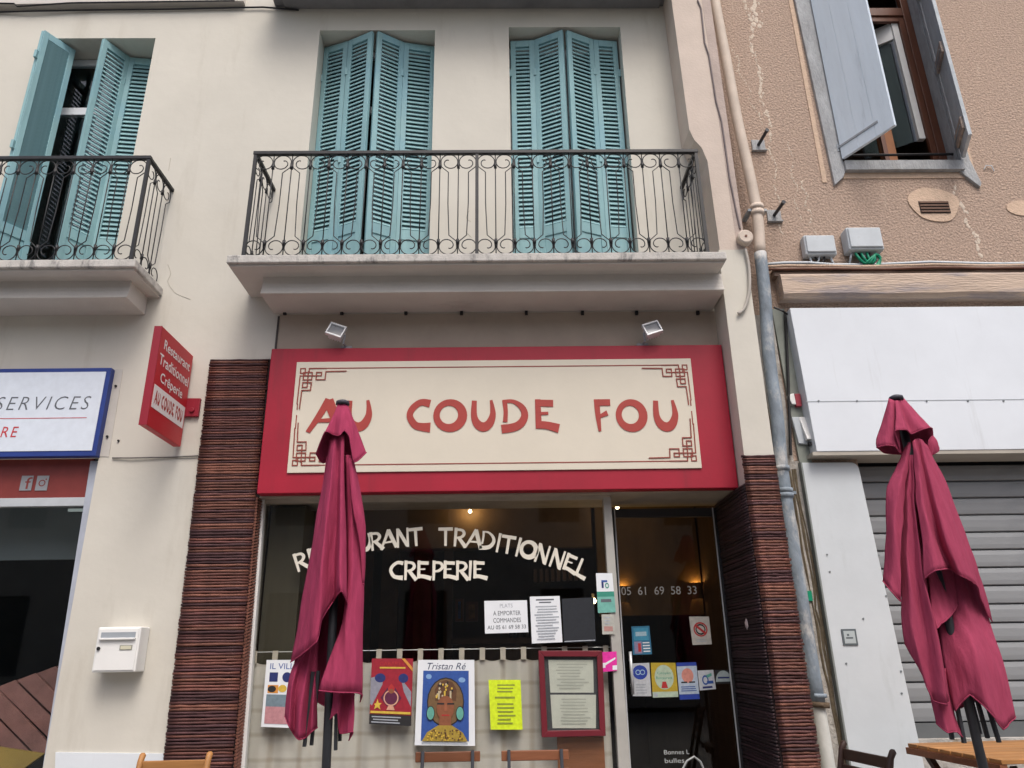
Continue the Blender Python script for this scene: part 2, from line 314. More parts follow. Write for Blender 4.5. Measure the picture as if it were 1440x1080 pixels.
HOLES = [(-4.29, -3.25, 4.16, 6.87), (-1.695, -.59, 4.16, 6.96), (.12, 1.20, 4.16, 6.995), (-7.2, -3.075, .25, 2.76), (-1.83, 1.789, -.0, 2.455)]
wall_holes(-8, 1.80, 0, 9.6, HOLES, 0, .32).build('wall', CREAM, cb)
w = MB(); w.box(-8, 1.8, 7.0, 7.2, 0, 9.6); w.box(-8, 2.0, .32, 7.2, 9.4, 9.7)       # rear and roof close the house
w.build('rear_wall', CREAM, cb)
# party-wall pier, stepped in plan above the balcony
pr = MB(); pts = [(1.785, 0), (1.785, 4.36), (2.02, 4.36), (2.02, 0)]
pr.box(1.789, 2.01, -.29, .3, 0, 4.36, CREAM)
pr.prism([(1.80, -.29, 4.36), (2.012, -.29, 4.36), (2.0, -.29, 9.6), (1.60, -.29, 9.6), (1.665, -.29, 5.55), (1.70, -.29, 5.44), (1.755, -.29, 5.36), (1.79, -.29, 5.22)], (0, .6, 0), PINK)
pr.build('party_pier', None, cb)
ps_ = MB(); ps_.prism([(1.905, -.2925, 9.5), (1.945, -.2925, 4.37), (2.011, -.2925, 4.37), (1.999, -.2925, 9.5)][::-1], (0, .004, 0)); ps_.build('pier_strip', mat('pink_grey_strip', (.44, .36, .32), .9, .12, 5, .2, 50, dirt=((.32, .25, .22), 4, (2, 2, .3), .55, .6)), cb)
pm = MB(); z = .0
pm.prism([at(75, 1150, -.012), at(240, 1150, -.012), at(240, 1060, -.012), at(78, 1058, -.012)], (0, .02, 0)); pm.build('white_plinth', WHITE, cb)
fl = MB(); fl.tube([at(158, 644, -.01), at(185, 644, -.016), at(240, 643, -.01), at(279, 641, -.012)], .006, 5); fl.build('wall_joint_cable', mat('joint_grey', (.16, .15, .14), .8), cb)
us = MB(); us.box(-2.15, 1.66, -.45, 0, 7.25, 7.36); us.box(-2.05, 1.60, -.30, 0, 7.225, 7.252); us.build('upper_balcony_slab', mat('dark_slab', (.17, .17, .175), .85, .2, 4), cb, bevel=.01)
um = MB(); um.prism([at(-60, 14, 0), at(345, 8, 0), at(345, -8, 0), at(-60, -8, 0)], (0, -.06, 0)); um.build('string_course', SOFF, cb)
uc = MB(); uc.tube([at(-60, 22, -.02), at(0, 17, -.02), at(40, 15.5, -.03), at(130, 14, -.02), at(230, 13, -.02), at(370, 10, -.02), at(420, 14, -.02)], .009, 6); uc.tube([at(-40, 4, -.075), at(20, 5, -.075), at(24, 9, -.075), at(100, 4, -.075), at(330, 1, -.075)], .008, 6); uc.build('facade_cable', BLACK, cb)
# soffit bolts and recess panel above the sign
for x in (401, 481, 571, 649, 740, 819, 895, 981):
    p = at(x, 440, -.012); sb = MB(); sb.box(p.x - .012, p.x + .012, -.03, 0, p.z - .02, p.z + .012); sb.build('soffit_bolt', BLACK, cb)
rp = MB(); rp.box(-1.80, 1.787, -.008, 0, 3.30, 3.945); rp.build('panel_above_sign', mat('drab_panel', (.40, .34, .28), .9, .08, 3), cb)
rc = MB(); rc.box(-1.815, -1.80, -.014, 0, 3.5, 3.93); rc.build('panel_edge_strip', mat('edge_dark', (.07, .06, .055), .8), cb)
ck = MB()
for pts in ([(236, 372), (240, 385), (236, 396), (243, 408), (250, 414), (268, 421)], [(240, 222), (237, 240)], [(660, 296), (656, 306), (662, 312)], [(655, 326), (663, 334)]):
    P = [at(x, y, -.001) for x, y in pts]; ck.tube(smooth_line([tuple(p) for p in P], 5),   .0018, 4)
kind(ck.build('hairline_cracks', mat('crack_tan', (.42, .385, .32), .95), cb), 'stuff')
# french windows behind the louvred shutters
def french(x0, x1, z0, z1, mull=True):
    f = MB(); Y = .26
    for a, b in ((x0, x0 + .06), (x1 - .06, x1), ((x0 + x1) / 2 - .05, (x0 + x1) / 2 + .05)): f.box(a, b, Y, Y + .05, z0, z1)
    for a, b in ((z1 - .07, z1), (z0 + 2.02, z0 + 2.10), (z0, z0 + .25)): f.box(x0 + .06, (x0 + x1) / 2 - .05, Y + .004, Y + .046, a, b); f.box((x0 + x1) / 2 + .05, x1 - .06, Y + .004, Y + .046, a, b)
    fo = f.build('french_window', WHITE, cb)
    p = MB(); p.box(x0 + .01, x1 - .01, Y + .02, Y + .026, z0, z1); p.build('pane', GLASSU, fo)
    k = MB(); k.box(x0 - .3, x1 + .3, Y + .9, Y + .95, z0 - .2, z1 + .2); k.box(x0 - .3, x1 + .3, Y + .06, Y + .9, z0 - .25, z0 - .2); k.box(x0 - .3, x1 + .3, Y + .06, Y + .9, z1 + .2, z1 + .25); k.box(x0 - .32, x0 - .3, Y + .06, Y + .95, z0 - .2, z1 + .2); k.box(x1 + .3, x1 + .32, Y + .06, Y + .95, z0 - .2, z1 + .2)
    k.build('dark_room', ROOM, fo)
french(-4.29, -3.25, 4.18, 6.86); french(-1.695, -.59, 4.18, 6.95); french(.12, 1.2, 4.18, 6.985)

# ------------------------------------------------------------------ louvred folding shutters
slat_mb = MB(); slat_mb.add([(-.5, -.015, -.021), (.5, -.015, -.021), (.5, -.009, -.025), (-.5, -.009, -.025), (-.5, .009, .025), (.5, .009, .025), (.5, .015, .021), (-.5, .015, .021)],
    [(0, 1, 2, 3), (7, 6, 5, 4), (0, 4, 5, 1)[::-1], (3, 2, 6, 7)[::-1], (1, 5, 6, 2)[::-1], (0, 3, 7, 4)[::-1]])
SLAT = slat_mb.mesh('slat', SHUT)
def panel(root, p0, p1, z0, z1, zs0, flip=False):
    p0 = Vector((*p0, 0)); p1 = Vector((*p1, 0)); d = p1 - p0; Lw = d.length; d.normalize(); ang = math.atan2(d.y, d.x)
    M = Matrix.Translation(p0) @ Matrix.Rotation(ang, 4, 'Z'); f = MB(); st = .052; t = .018
    f.obox(M, .003, st, -t, t, z0, z1); f.obox(M, Lw - st, Lw - .003, -t, t, z0, z1)
    f.obox(M, st, Lw - st, -t + .001, t - .001, z1 - .075, z1); f.obox(M, st, Lw - st, -t + .001, t - .001, zs0 - .10, zs0); f.obox(M, st, Lw - st, -.008, .008, z0 + .1, zs0 - .10); f.obox(M, st, Lw - st, -t + .001, t - .001, z0, z0 + .1)
    pa = f.build('shutter_panel', SHUT, root, bevel=.003)
    n = int((z1 - .075 - zs0) / .046)
    for i in range(n):
        c = M @ Vector((Lw / 2, 0, zs0 + .028 + i * (z1 - .075 - zs0) / n)); inst('slat', SLAT, pa, c, (0, 0, ang + (math.pi if flip else 0)), (Lw - 2 * st + .006, 1, 1))
    return pa
def wing(label, pts, z0, z1, zs0, flips=(False, False)):
    t = thing('louvred_shutter', label, 'shutter', (pts[0][0], pts[0][1], z0), 'turquoise louvred folding shutters')
    for i in range(len(pts) - 1): panel(t, pts[i], pts[i + 1], z0, z1, zs0, flips[i])
    for zz in (.35, 1.35, 2.35):
        for p in pts[:-1]: h = MB(); h.box(p[0] - .012, p[0] + .012, p[1] - .03, p[1] + .012, z0 + zz - .04, z0 + zz + .04); h.build('hinge', SHUT, t)
    return t
ZB, ZS = 4.20, 4.83
wing('left wing of the shutters of the middle window, above the A of the sign', [(-1.69, .205), (-1.435, .115), (-1.178, -.01)], ZB, 6.93, ZS)
wing('right wing of the middle window shutters, lighter, right of the dark gap', [(-.60, .195), (-.905, .135), (-1.145, -.008)], ZB, 6.93, ZS, (True, True))
wing('left wing of the shutters on the window nearest the drainpipe', [(.135, .145), (.37, .13), (.645, -.0)], ZB, 6.95, ZS)
wing('right wing of the shutters nearest the drainpipe, its outer panel in shade', [(1.185, .15), (.945, .125), (.672, .005)], ZB, 6.95, ZS, (True, True))
wing('fully opened pale shutter wing jutting out at the left balcony door', [(-4.275, .17), (-4.235, -.12), (-4.08, .14)], ZB, 6.845, ZS - .02, (True, True))
wing('half-open shutter wing right of the dark gap on the left balcony', [(-3.27, .27), (-3.595, .23), (-3.735, -.02)], ZB, 6.845, ZS - .02, (True, True))

# ------------------------------------------------------------------ balconies and railings
def balcony(label, x0, x1, ysl, bx0, bx1, yb):
    t = thing('balcony', label, 'balcony', ((x0 + x1) / 2, 0, 4))
    s = MB(); s.box(x0, x1, -ysl, 0, 4.128, 4.195); s.build('slab', CONC, t, bevel=.008)
    s = MB(); s.box(x0 + .02, x1 - .02, -ysl + .03, 0, 4.112, 4.130); s.build('drip_edge', SOFF, t)
    s = MB(); n = 6; prof = [(-yb, 4.114), (-yb + .002, 4.06), (-yb - .004, 4.02), (-yb - .014, 3.985), (-yb - .024, 3.966), (-yb - .024, 3.956), (0, 3.956), (0, 4.114)]
    s.prism([(bx0, y, z) for y, z in prof], (bx1 - bx0, 0, 0)); s.build('moulded_beam', SOFF, t, bevel=.004); return t
balcony('long grey balcony slab above the red restaurant sign', -2.075, 1.76, .55, -1.855, 1.772, .345)
balcony('grey balcony slab above the blue bordered white sign, cut off at the left', -5.3, -2.79, .50, -5.1, -2.905, .30)
HR = .93; WC = .15
def scroll_path():
    w, h = WC, HR; c = w * .5; r = w * .46; p = []
    top = h - r - .004
    p += [(c - .01, top - .012), (c - .022, top - .002), (c - .018, top + .014)][::-1] if False else []
    for a in range(-250, 185, 15):                     # inner hook growing to the big curl: clockwise from inside
        k = min(1, (a + 250) / 200); rr = r * (.22 + .78 * k ** .8); p.append((c + rr * math.cos(R(a * -1 + 0)) * 1 if False else c + rr * math.cos(R(a)), top + rr * math.sin(R(a))))
    p = [(x, z) for x, z in p]
    p.append((.012, h - w * .80)); p.append((c * .92, h - w * 1.15)); p.append((c * .92, h * .5))
    q = [(w - x, h - z) for x, z in p[:-1]][::-1]
    return p + q
SP = scroll_path()
sc_m = MB(); sc_m.tube([(x, 0, z) for x, z in SP], .0044, 5); SCROLL = sc_m.mesh('scroll_bar', IRON, True)
st_m = MB(); st_m.tube([(0, 0, 0), (0, 0, HR)], .0047, 5); st_m.tube([(0, 0, HR - .135), (0, 0, HR - .09)], .013, 5); st_m.tube([(0, 0, .09), (0, 0, .135)], .013, 5); STRAIGHT = st_m.mesh('baluster', IRON, True)
def rail_run(t, a, b, n, z0, phase=0):
    a = Vector(a); b = Vector(b); d = b - a; L = d.length; ang = math.atan2(d.y, d.x); w = L / n
    for i in range(n + 1):
        if 0 < i < n: inst('baluster', STRAIGHT, t, a + d * (i / n) + Vector((0, 0, z0)), (0, 0, ang))
        if i < n:
            fl = (i + phase) % 2
            inst('scroll_bar', SCROLL, t, a + d * ((i + fl) / n) + Vector((0, 0, z0)), (0, 0, ang), ((-1 if fl else 1) * w / WC, 1, 1))
def railing(label, x0, x1, y, n, mids, left_end=True, nside=3):
    z0, zt = 4.21, 5.14; t = thing('balcony_railing', label, 'railing', ((x0 + x1) / 2, -y, z0))
    r = MB(); r.box(x0 - .018, x1 + .018, -y - .018, -y + .018, zt, zt + .032)
    for xx in ([x0] if left_end else []) + [x1]: r.box(xx - .016, xx + .016, -y + .018, 0, zt + .001, zt + .030)
    r.build('top_rail', IRON, t, bevel=.004)
    r = MB(); r.box(x0, x1, -y - .008, -y + .008, z0 - .006, z0 + .004)
    for xx in ([x0] if left_end else []) + [x1]: r.box(xx - .008, xx + .008, -y + .008, 0, z0 - .005, z0 + .003)
    r.build('bottom_rail', IRON, t)
    for xx in ([x0] if left_end else []) + [x1] + mids:
        r = MB(); r.box(xx - .013, xx + .013, -y - .013, -y + .013, z0 - .02, zt); r.build('post', IRON, t)
    xs = [x0] + mids + [x1]; per = n // (len(xs) - 1)
    for k in range(len(xs) - 1): rail_run(t, (xs[k], -y, 0), (xs[k + 1], -y, 0), per, z0, k * per)
    for xx in ([x0] if left_end else []) + [x1]: rail_run(t, (xx, -y, 0), (xx, -.01, 0), nside, z0, 1)
    return t
railing('wrought iron railing with scrolls along the long balcony over the red sign', -1.966, 1.628, .505, 24, [-.168], True)
railing('wrought iron scroll railing on the left balcony, in front of the open shutters', -5.22, -2.85, .455, 16, [], False)

# ------------------------------------------------------------------ restaurant fascia sign
SX0, SX1, SZ0, SZ1, SY = -1.81, 1.782, 2.44, 3.605, -.10
fs = thing('restaurant_sign', 'red framed cream fascia sign reading AU COUDE FOU', 'sign', (0, SY, SZ0))
b = MB(); b.box(SX0, SX1, SY, -.001, SZ0, SZ1); b.build('sign_box', RED, fs, bevel=.006)
IX0, IX1, IZ0, IZ1 = -1.597, 1.518, 2.592, 3.483
b = MB(); b.box(IX0, IX1, SY - .012, SY + .002, IZ0, IZ1); b.build('face_panel', IVORY, fs, bevel=.002)
def letter(ch, px0, px1, py0, py1):
    a, c = at(px0, py0, SY), at(px1, py1, SY); mb = MB(); w = 1.0 if ch == 'O' else GL[ch][0]
    glyph(mb, ch, lambda x, y, l: Vector((a.x + (c.x - a.x) * x / w, SY - .0125 - .004 * l, c.z + (a.z - c.z) * y)), LETR)
    o = mb.build('letter', None, fs); return o
for ch, a, c in (('A', 435, 484), ('U', 487, 522), ('C', 572, 607), ('O', 610, 657), ('U', 662, 697), ('D', 703, 744), ('E', 750, 787), ('F', 833, 861), ('O', 864, 912), ('U', 916, 955)):
    letter(ch, a, c, 562.5, 608)
FR = [[(24.5, 18), (31, 18), (31, 29), (24.5, 29), (23.5, 70)], [(24.5, 18), (24.5, 25), (31, 25)], [(36.5, 24), (36.5, 18), (60, 18)], [(29, 24), (41, 24), (41, 35), (29, 35), (29, 24)],
      [(31, 29), (54, 29), (54, 24), (47, 24), (47, 35), (59.5, 35), (60, 23), (88, 22.5)], [(35.5, 23), (35.5, 46), (29, 46), (29, 39), (41, 39), (40.5, 50.5), (28.5, 50.5), (27.5, 77)]]
def fret(cx, cz, sx, sz):
    mb = MB(); k = .0056; nn = 0
    for ln in FR:
        P = [Vector((cx + sx * (u - 18) * k, SY - .0135, cz - sz * (v - 8) * k)) for u, v in ln]
        for p, q in zip(P, P[1:]):
            nn += 1; d = (q - p).normalized() * .004; mb.bar(p - d + Vector((0, -.0001 * nn, 0)), q + d + Vector((0, -.0001 * nn, 0)), .0085, .0035, None, (0, 1, 0))
    mb.build('corner_fretwork', LINER, fs)
for cx, sx in ((IX0, 1), (IX1, -1)):
    for cz, sz in ((IZ1, 1), (IZ0, -1)): fret(cx, cz, sx, sz)
ln = MB(); k = .0056; y = SY - .0138
ln.box(IX0 + 42 * k, IX1 - 42 * k, y, y + .003, IZ1 - 10.7 * k, IZ1 - 9.2 * k); ln.box(IX0 + 42 * k, IX1 - 42 * k, y, y + .003, IZ0 + 9.2 * k, IZ0 + 10.7 * k)
for xx in (IX0 + 5.5 * k, IX1 - 7 * k): ln.box(xx, xx + 1.5 * k, y, y + .003, IZ0 + 61 * k, IZ0 + 70 * k + .06); ln.box(xx, xx + 1.5 * k, y, y + .003, IZ1 - 71 * k, IZ1 - 62 * k)
ln.build('border_line', LINER, fs)

# halogen floodlights standing on the sign
def flood(label, px, py, lean):
    p = at(px, py, -.16); t = thing('floodlight', label, 'floodlight', (p.x, -.08, SZ1), 'floodlights above the red sign')
    M = Matrix.Translation((p.x, -.16, p.z)) @ Matrix.Rotation(R(lean), 4, 'Y') @ Matrix.Rotation(R(-14), 4, 'X')
    h = MB(); h.prism([M @ Vector(q) for q in ((-.055, .05, -.045), (.055, .05, -.045), (.055, .05, .045), (-.055, .05, .045))], M.to_3x3() @ Vector((0, -.05, 0)), ALU)
    h.obox(M, -.068, .068, -.035, 0, .042, .058, ALU); h.obox(M, -.068, .068, -.035, 0, -.058, -.042, ALU); h.obox(M, -.068, -.056, -.035, 0, -.042, .042, ALU); h.obox(M, .056, .068, -.035, 0, -.042, .042, ALU)
    for i in range(5): h.obox(M, -.05 + .022 * i, -.042 + .022 * i, .05, .07, -.04, .04, ALU)
    h.build('lamp_head', None, t, bevel=.003)
    h = MB(); h.obox(M, -.056, .056, -.02, -.014, -.042, .042); h.build('lens', flat('lens_grey', (.30, .31, .33), .12), t)
    h = MB(); h.obox(M, -.05, .05, -.01, -.004, -.012, .012); h.build('halogen_tube', WPLAS, t)
    s = 1 if lean > 0 else -1
    h = MB(); h.tube([M @ Vector((s * .074, .0, 0)), M @ Vector((s * .085, .03, -.06)), (p.x + s * .07, -.06, SZ1 + .02)], .009, 6); h.box(p.x + s * .07 - .045, p.x + s * .07 + .045, -.09, -.03, SZ1, SZ1 + .022); h.tube([M @ Vector((-.03, .05, .05)), M @ Vector((-.01, .05, .085)), M @ Vector((.03, .05, .05))], .005, 5)
    h.build('bracket', mat('bracket_grey', (.25, .26, .28), .5), t)
flood('small silver floodlight on the left end of the red sign top', 473, 467, 20); flood('small silver floodlight on the right end of the red sign top', 917, 464, -18)

# ------------------------------------------------------------------ reed cladding on the two pillars
def rodmesh(seed):
    q = random.Random(seed); pts = []; rads = []
    for i in range(7):
        pts.append((i / 6, q.uniform(-.002, .002), q.uniform(-.0018, .0018))); rads.append(.0106 * q.uniform(.8, 1.1))
    m = MB(); m.tube(pts, rads, 6); return m
RODS = [rodmesh(i).mesh('reed', REEDM[i % 4], True) for i in range(12)]
def rods(t, x0, x1, Y, z0, z1, lean, axis='x', pitch=.0208, pool=None):
    n = int((z1 - z0) / pitch); last = 0
    for i in range(n):
        z = z0 + (i + .5) * (z1 - z0) / n; dx = lean * (z1 - z); me = rnd.choice(pool or RODS); e = rnd.uniform(-.003, .003)
        if axis == 'x': inst('reed', me, t, (x0 + dx + e, Y + rnd.uniform(-.004, .004), z), (rnd.uniform(0, 6.28), 0, 0), (x1 - x0 + rnd.uniform(-.003, .006), 1, 1))
        else: inst('reed', me, t, (Y + dx + rnd.uniform(-.003, .003), x0 + e, z), (0, rnd.uniform(-.008, .008), math.pi / 2), (x1 - x0, 1, 1))
t = thing('reed_cladding', 'dark red-brown reed cladding on the pillar left of the restaurant window', 'cladding', (-2.05, 0, 0), 'reed clad pillars of the restaurant front')
bk = MB(); bk.prism([(-2.262, -.001, 0), (-1.785, -.001, 0), (-1.835, -.001, 3.55), (-2.312, -.001, 3.55)], (0, -.014, 0)); bk.prism([(-1.785, -.014, 0), (-1.835, -.014, 2.45), (-1.835, .1, 2.45), (-1.785, .1, 0)], (-.02, 0, 0)); bk.build('backing', BACKR, t)
rods(t, -2.315, -1.853, -.024, 0, 3.55, .0145)
en = MB()
for i in range(110):
    z = .01 + i * .0222; xx = -1.783 - .0204 * z; en.tube([(xx + .004, -.03, z - .012), (xx + .006, .03, z), (xx + .003, .085, z + .008)], .0105, 5)
kind(en.build('reed_ends', REEDM[2], t), 'stuff')
t = thing('reed_cladding', 'red-brown reed cladding on the pillar right of the door, beside the drainpipe', 'cladding', (1.9, -.3, 0), 'reed clad pillars of the restaurant front')
bk = MB(); bk.box(1.776, 2.012, -.302, -.291, 0, 2.635); bk.box(1.776, 1.788, -.291, .5, 0, 2.436); bk.build('backing', BACKR, t)
rods(t, 1.762, 2.0, -.313, 0, 2.638, .012, pitch=.0205)
rods(t, -.30, .48, 1.768, 0, 2.434, .0, 'y', pitch=.0205, pool=[rodmesh(40 + i).mesh('reed', REED_SHADE, True) for i in range(4)])

# ------------------------------------------------------------------ restaurant shopfront, door and room
sf = thing('shopfront', 'restaurant shopfront with a large dark window and a glass door set back at its right', 'shopfront', (0, .1, 0))
GY = .10
f = MB(); f.prism([at(372, 699, GY - .02), at(361, 699, GY - .02), at(327, 1130, GY - .02), at(340, 1130, GY - .02)], (0, .06, 0)); f.build('jamb_post', WPLAS, sf, bevel=.004)
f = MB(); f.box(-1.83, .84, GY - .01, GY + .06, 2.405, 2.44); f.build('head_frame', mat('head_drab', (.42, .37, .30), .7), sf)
f = MB(); f.prism([at(848, 699, GY - .012), at(871, 1100, GY - .012), at(888, 1100, GY - .012), at(859, 699, GY - .012)], (0, .07, 0)); f.build('mullion', mat('mullion_grey', (.40, .39, .36), .55, .1, 5), sf, bevel=.005)
f = MB(); f.box(-1.80, .80, GY + .012, GY + .018, 0.0, 2.41); f.build('window_pane', GLASS, sf)
f = MB(); f.box(.835, .84, GY + .06, .50, 0.0, 2.41); f.build('side_pane', GLASS, sf)
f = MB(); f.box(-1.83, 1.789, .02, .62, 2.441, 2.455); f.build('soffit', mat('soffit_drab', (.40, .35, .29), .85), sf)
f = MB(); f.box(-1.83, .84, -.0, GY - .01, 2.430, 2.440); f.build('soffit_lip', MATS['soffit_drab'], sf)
DY = .50
dr = MB(); dr.box(.87, .925, DY - .02, DY + .03, 0, 2.40); dr.box(1.735, 1.768, DY - .02, DY + .03, 0, 2.40); dr.box(.925, 1.735, DY - .018, DY + .028, 2.33, 2.40); dr.box(.925, 1.735, DY - .018, DY + .028, 0, .16)
do = dr.build('door', mat('door_dark_metal', (.035, .035, .038), .4), sf, bevel=.003)
h = MB(); h.box(.925, 1.735, DY, DY + .006, .16, 2.33); h.build('door_pane', GLASSD, do)
h = MB(); h.box(1.728, 1.737, DY - .028, DY - .02, 0, 2.40); h.box(.922, .931, DY - .028, DY - .02, 0, 2.4); h.build('edge_trim', ALU, do)
h = MB(); h.tube([(.975, DY - .06, 1.0), (.975, DY - .06, 1.30)], .012, 8); h.box(.965, .985, DY - .06, DY - .018, 1.05, 1.07); h.box(.965, .985, DY - .06, DY - .018, 1.23, 1.25); h.build('handle', ALU, do, True)
rm = MB()
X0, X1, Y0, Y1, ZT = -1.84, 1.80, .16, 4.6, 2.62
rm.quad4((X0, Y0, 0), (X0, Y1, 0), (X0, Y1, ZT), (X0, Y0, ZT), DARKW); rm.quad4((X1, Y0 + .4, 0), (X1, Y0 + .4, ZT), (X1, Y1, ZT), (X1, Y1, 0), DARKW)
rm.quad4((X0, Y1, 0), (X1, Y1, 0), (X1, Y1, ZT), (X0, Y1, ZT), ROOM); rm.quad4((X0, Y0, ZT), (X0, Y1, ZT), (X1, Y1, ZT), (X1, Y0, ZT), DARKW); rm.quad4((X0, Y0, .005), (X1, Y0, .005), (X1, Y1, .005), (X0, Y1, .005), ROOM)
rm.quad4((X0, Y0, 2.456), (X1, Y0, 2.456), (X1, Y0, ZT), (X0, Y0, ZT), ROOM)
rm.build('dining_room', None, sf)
f = MB(); f.box(-1.78, -1.52, .2, .5, 0, 2.4); f.build('curtain_side_panel', mat('olive_panel', (.05, .045, .03), .8, .15, 4, stretch=(4, 4, .3)), sf)
f = MB(); f.box(-1.7, .8, 1.05, 1.15, 2.18, 2.6); f.build('ceiling_beam', mat('beam_brown', (.10, .065, .04), .7), sf)
f = MB(); f.box(.86, 1.78, 1.25, 1.3, 1.60, 2.6); f.build('inner_partition', mat('amber_partition', (.12, .072, .026), .7, .3, 3, stretch=(2, 2, .5)), sf)
f = MB()
for i in range(9): f.box(.30 + .055 * i, .33 + .055 * i, 1.6, 1.66, 1.93 + .002 * i, 2.05)
f.build('glass_rack', mat('rack_brown', (.14, .08, .05), .5), sf)
f = MB(); f.box(-.4, .82, 2.2, 2.5, .0, 1.4); f.box(-.5, .82, 2.1, 2.55, 1.4, 1.45); f.build('bar_counter', DARKW, sf)

for lab, x0, y0, x1, y1, Y_, c1, c2 in (('dim blue picture on the far wall seen through the window', 640, 842, 652, 874, 3.0, (.05, .09, .22), (.03, .04, .12)), ('dim orange-brown picture beside the blue one on the far wall', 655, 846, 672, 874, 3.0, (.20, .09, .03), (.05, .02, .01))):
    a, c = at(x0, y1, Y_), at(x1, y0, Y_); t = thing('wall_picture', lab, 'picture', ((a.x + c.x) / 2, Y_, a.z)); mb = MB(); mb.box(a.x, c.x, Y_, Y_ + .03, a.z, c.z); mb.build('frame', BROWNF, t)
    mb = MB(); mb.box(a.x + .03, c.x - .03, Y_ - .004, Y_, a.z + .03, c.z - .03); mb.build('canvas', mat('canvas_' + lab[4:8], c1, .7, .5, 9), t)
f = MB()
for x in (516, 541, 553, 588, 600, 630): p = at(x, 850, 3.2); f.box(p.x - .05, p.x + .05, 3.2, 3.25, 0, 2.6)
f.build('wood_uprights', mat('upright_brown', (.12, .06, .03), .6, .3, 5), sf)
# curtain with tabs on a wire
def curtain():
    t = thing('tab_curtain', 'greyish linen half curtain with tabs behind the restaurant window', 'curtain', (-.5, .16, .3)); mb = MB()
    xs = [-1.79 + 2.55 * i / 170 for i in range(171)]; zs = [.25 + 1.03 * j / 10 for j in range(11)]
    tabx = [-1.79 + .1495 * i for i in range(18)]
    def top(x): return 1.268 - .018 * abs(math.sin((x + 1.79) / .1495 * math.pi))
    vs = []
    for x in xs:
        for j, z in enumerate(zs):
            k = j / 10; zz = .25 + (top(x) - .25) * k; vs.append((x, .178 + .014 * math.sin((x + 1.79) / .1495 * 2 * math.pi) * (1 - .5 * k) + .008 * math.sin(x * 23 + k * 1.3), zz))
    n = len(zs); mb.add(vs, [(i * n + j, (i + 1) * n + j, (i + 1) * n + j + 1, i * n + j + 1) for i in range(len(xs) - 1) for j in range(n - 1)])
    mb.build('cloth', CURT, t, True)
    tm = MB(); tm.box(-.019, .019, -.005, .005, 0, .085); TM = tm.mesh('tab', flat('tab_cloth', (.55, .51, .44), .9))
    for x in tabx: inst('tab', TM, t, (x, .158, 1.258))
    w = MB(); w.tube([(-1.82, .158, 1.335), (.85, .158, 1.332)], .003, 5); w.build('wire', ALU, t)
curtain()
b = MB(); b.box(at(784, 1060, .13).x, at(849, 1040, .13).x, .125, .143, .2, at(820, 1036, .13).z); tag(b.build('wooden_board', ORANGEW), 'orange-brown wooden board standing inside the window below the menu case', 'board')

# window lettering
wl = thing('window_lettering', 'white hand-drawn window lettering RESTAURANT TRADITIONNEL CREPERIE', 'lettering', (-.3, GY, 1.8))
def wletter(ch, px, py, h, rot):
    c = at(px, py, GY - .002); s = h / 187.0; w = 1.0 if ch == 'O' else GL[ch][0]; mb = MB(); cr, sr = math.cos(R(rot)), math.sin(R(rot))
    def fn(x, y, l):
        u, v = (x - w / 2) * s, (y - .5) * s; return Vector((c.x + u * cr - v * sr, GY + .010 - .001 - .0012 * l, c.z + u * sr + v * cr))
    glyph(mb, ch, fn, VINYL, .82); mb.build('letter', None, wl)
arc = lambda x: 754 + 43 * ((x - 608) / 205) ** 2
slope = lambda x: -math.degrees(math.atan(86 * (x - 608) / 205 ** 2))
for word, xs in (('RESTAURANT', (423, 443, 461, 479, 496, 512, 529, 546, 566, 584)), ('TRADITIONNEL', (626, 647, 667, 686, 701, 714, 729, 744, 763, 784, 803, 819))):
    for ch, x in zip(word, xs): wletter(ch, x, arc(x), 27, slope(x))
for ch, x in zip('CREPERIE', (557, 577, 596, 615, 633, 650, 661, 675)): wletter(ch, x, 802, 27, -1)
pn = thing('phone_number', 'pale phone number 05 61 69 58 33 lettered on the door glass', 'lettering', (1.2, DY, 1.9))
vs, fcs, asp = text_mesh('05  61  69  58  33'); a, c = at(874, 837, DY), at(979, 824, DY); mb = MB(); mb.add([(a.x + (c.x - a.x) * x, DY - .002, a.z + (c.z - a.z) * y) for x, y in vs], fcs); mb.build('digits', flat('number_grey', (.42, .41, .38)), pn)
dl = thing('door_lettering', 'white lettering and arch drawing low on the dark door', 'lettering', (1.2, DY, .6))
for body, x0, y0, x1, y1 in (('Bonnes L', 934, 1061, 969, 1054), ('bulles', 935, 1073, 962, 1066)):
    vs, fcs, asp = text_mesh(body); a, c = at(x0, y0, DY), at(x1, y1, DY); mb = MB(); mb.add([(a.x + (c.x - a.x) * x, DY - .002, a.z + (c.z - a.z) * y) for x, y in vs], fcs); mb.build('word', flat('vinyl_grey', (.5, .52, .52)), dl)
mb = MB(); mb.tube([at(958, 1085, DY - .005), at(966, 1070, DY - .005), at(976, 1064, DY - .005), at(985, 1071, DY - .005), at(991, 1085, DY - .005)], .008, 5); mb.build('arch_drawing', MATS['vinyl_grey'], dl)

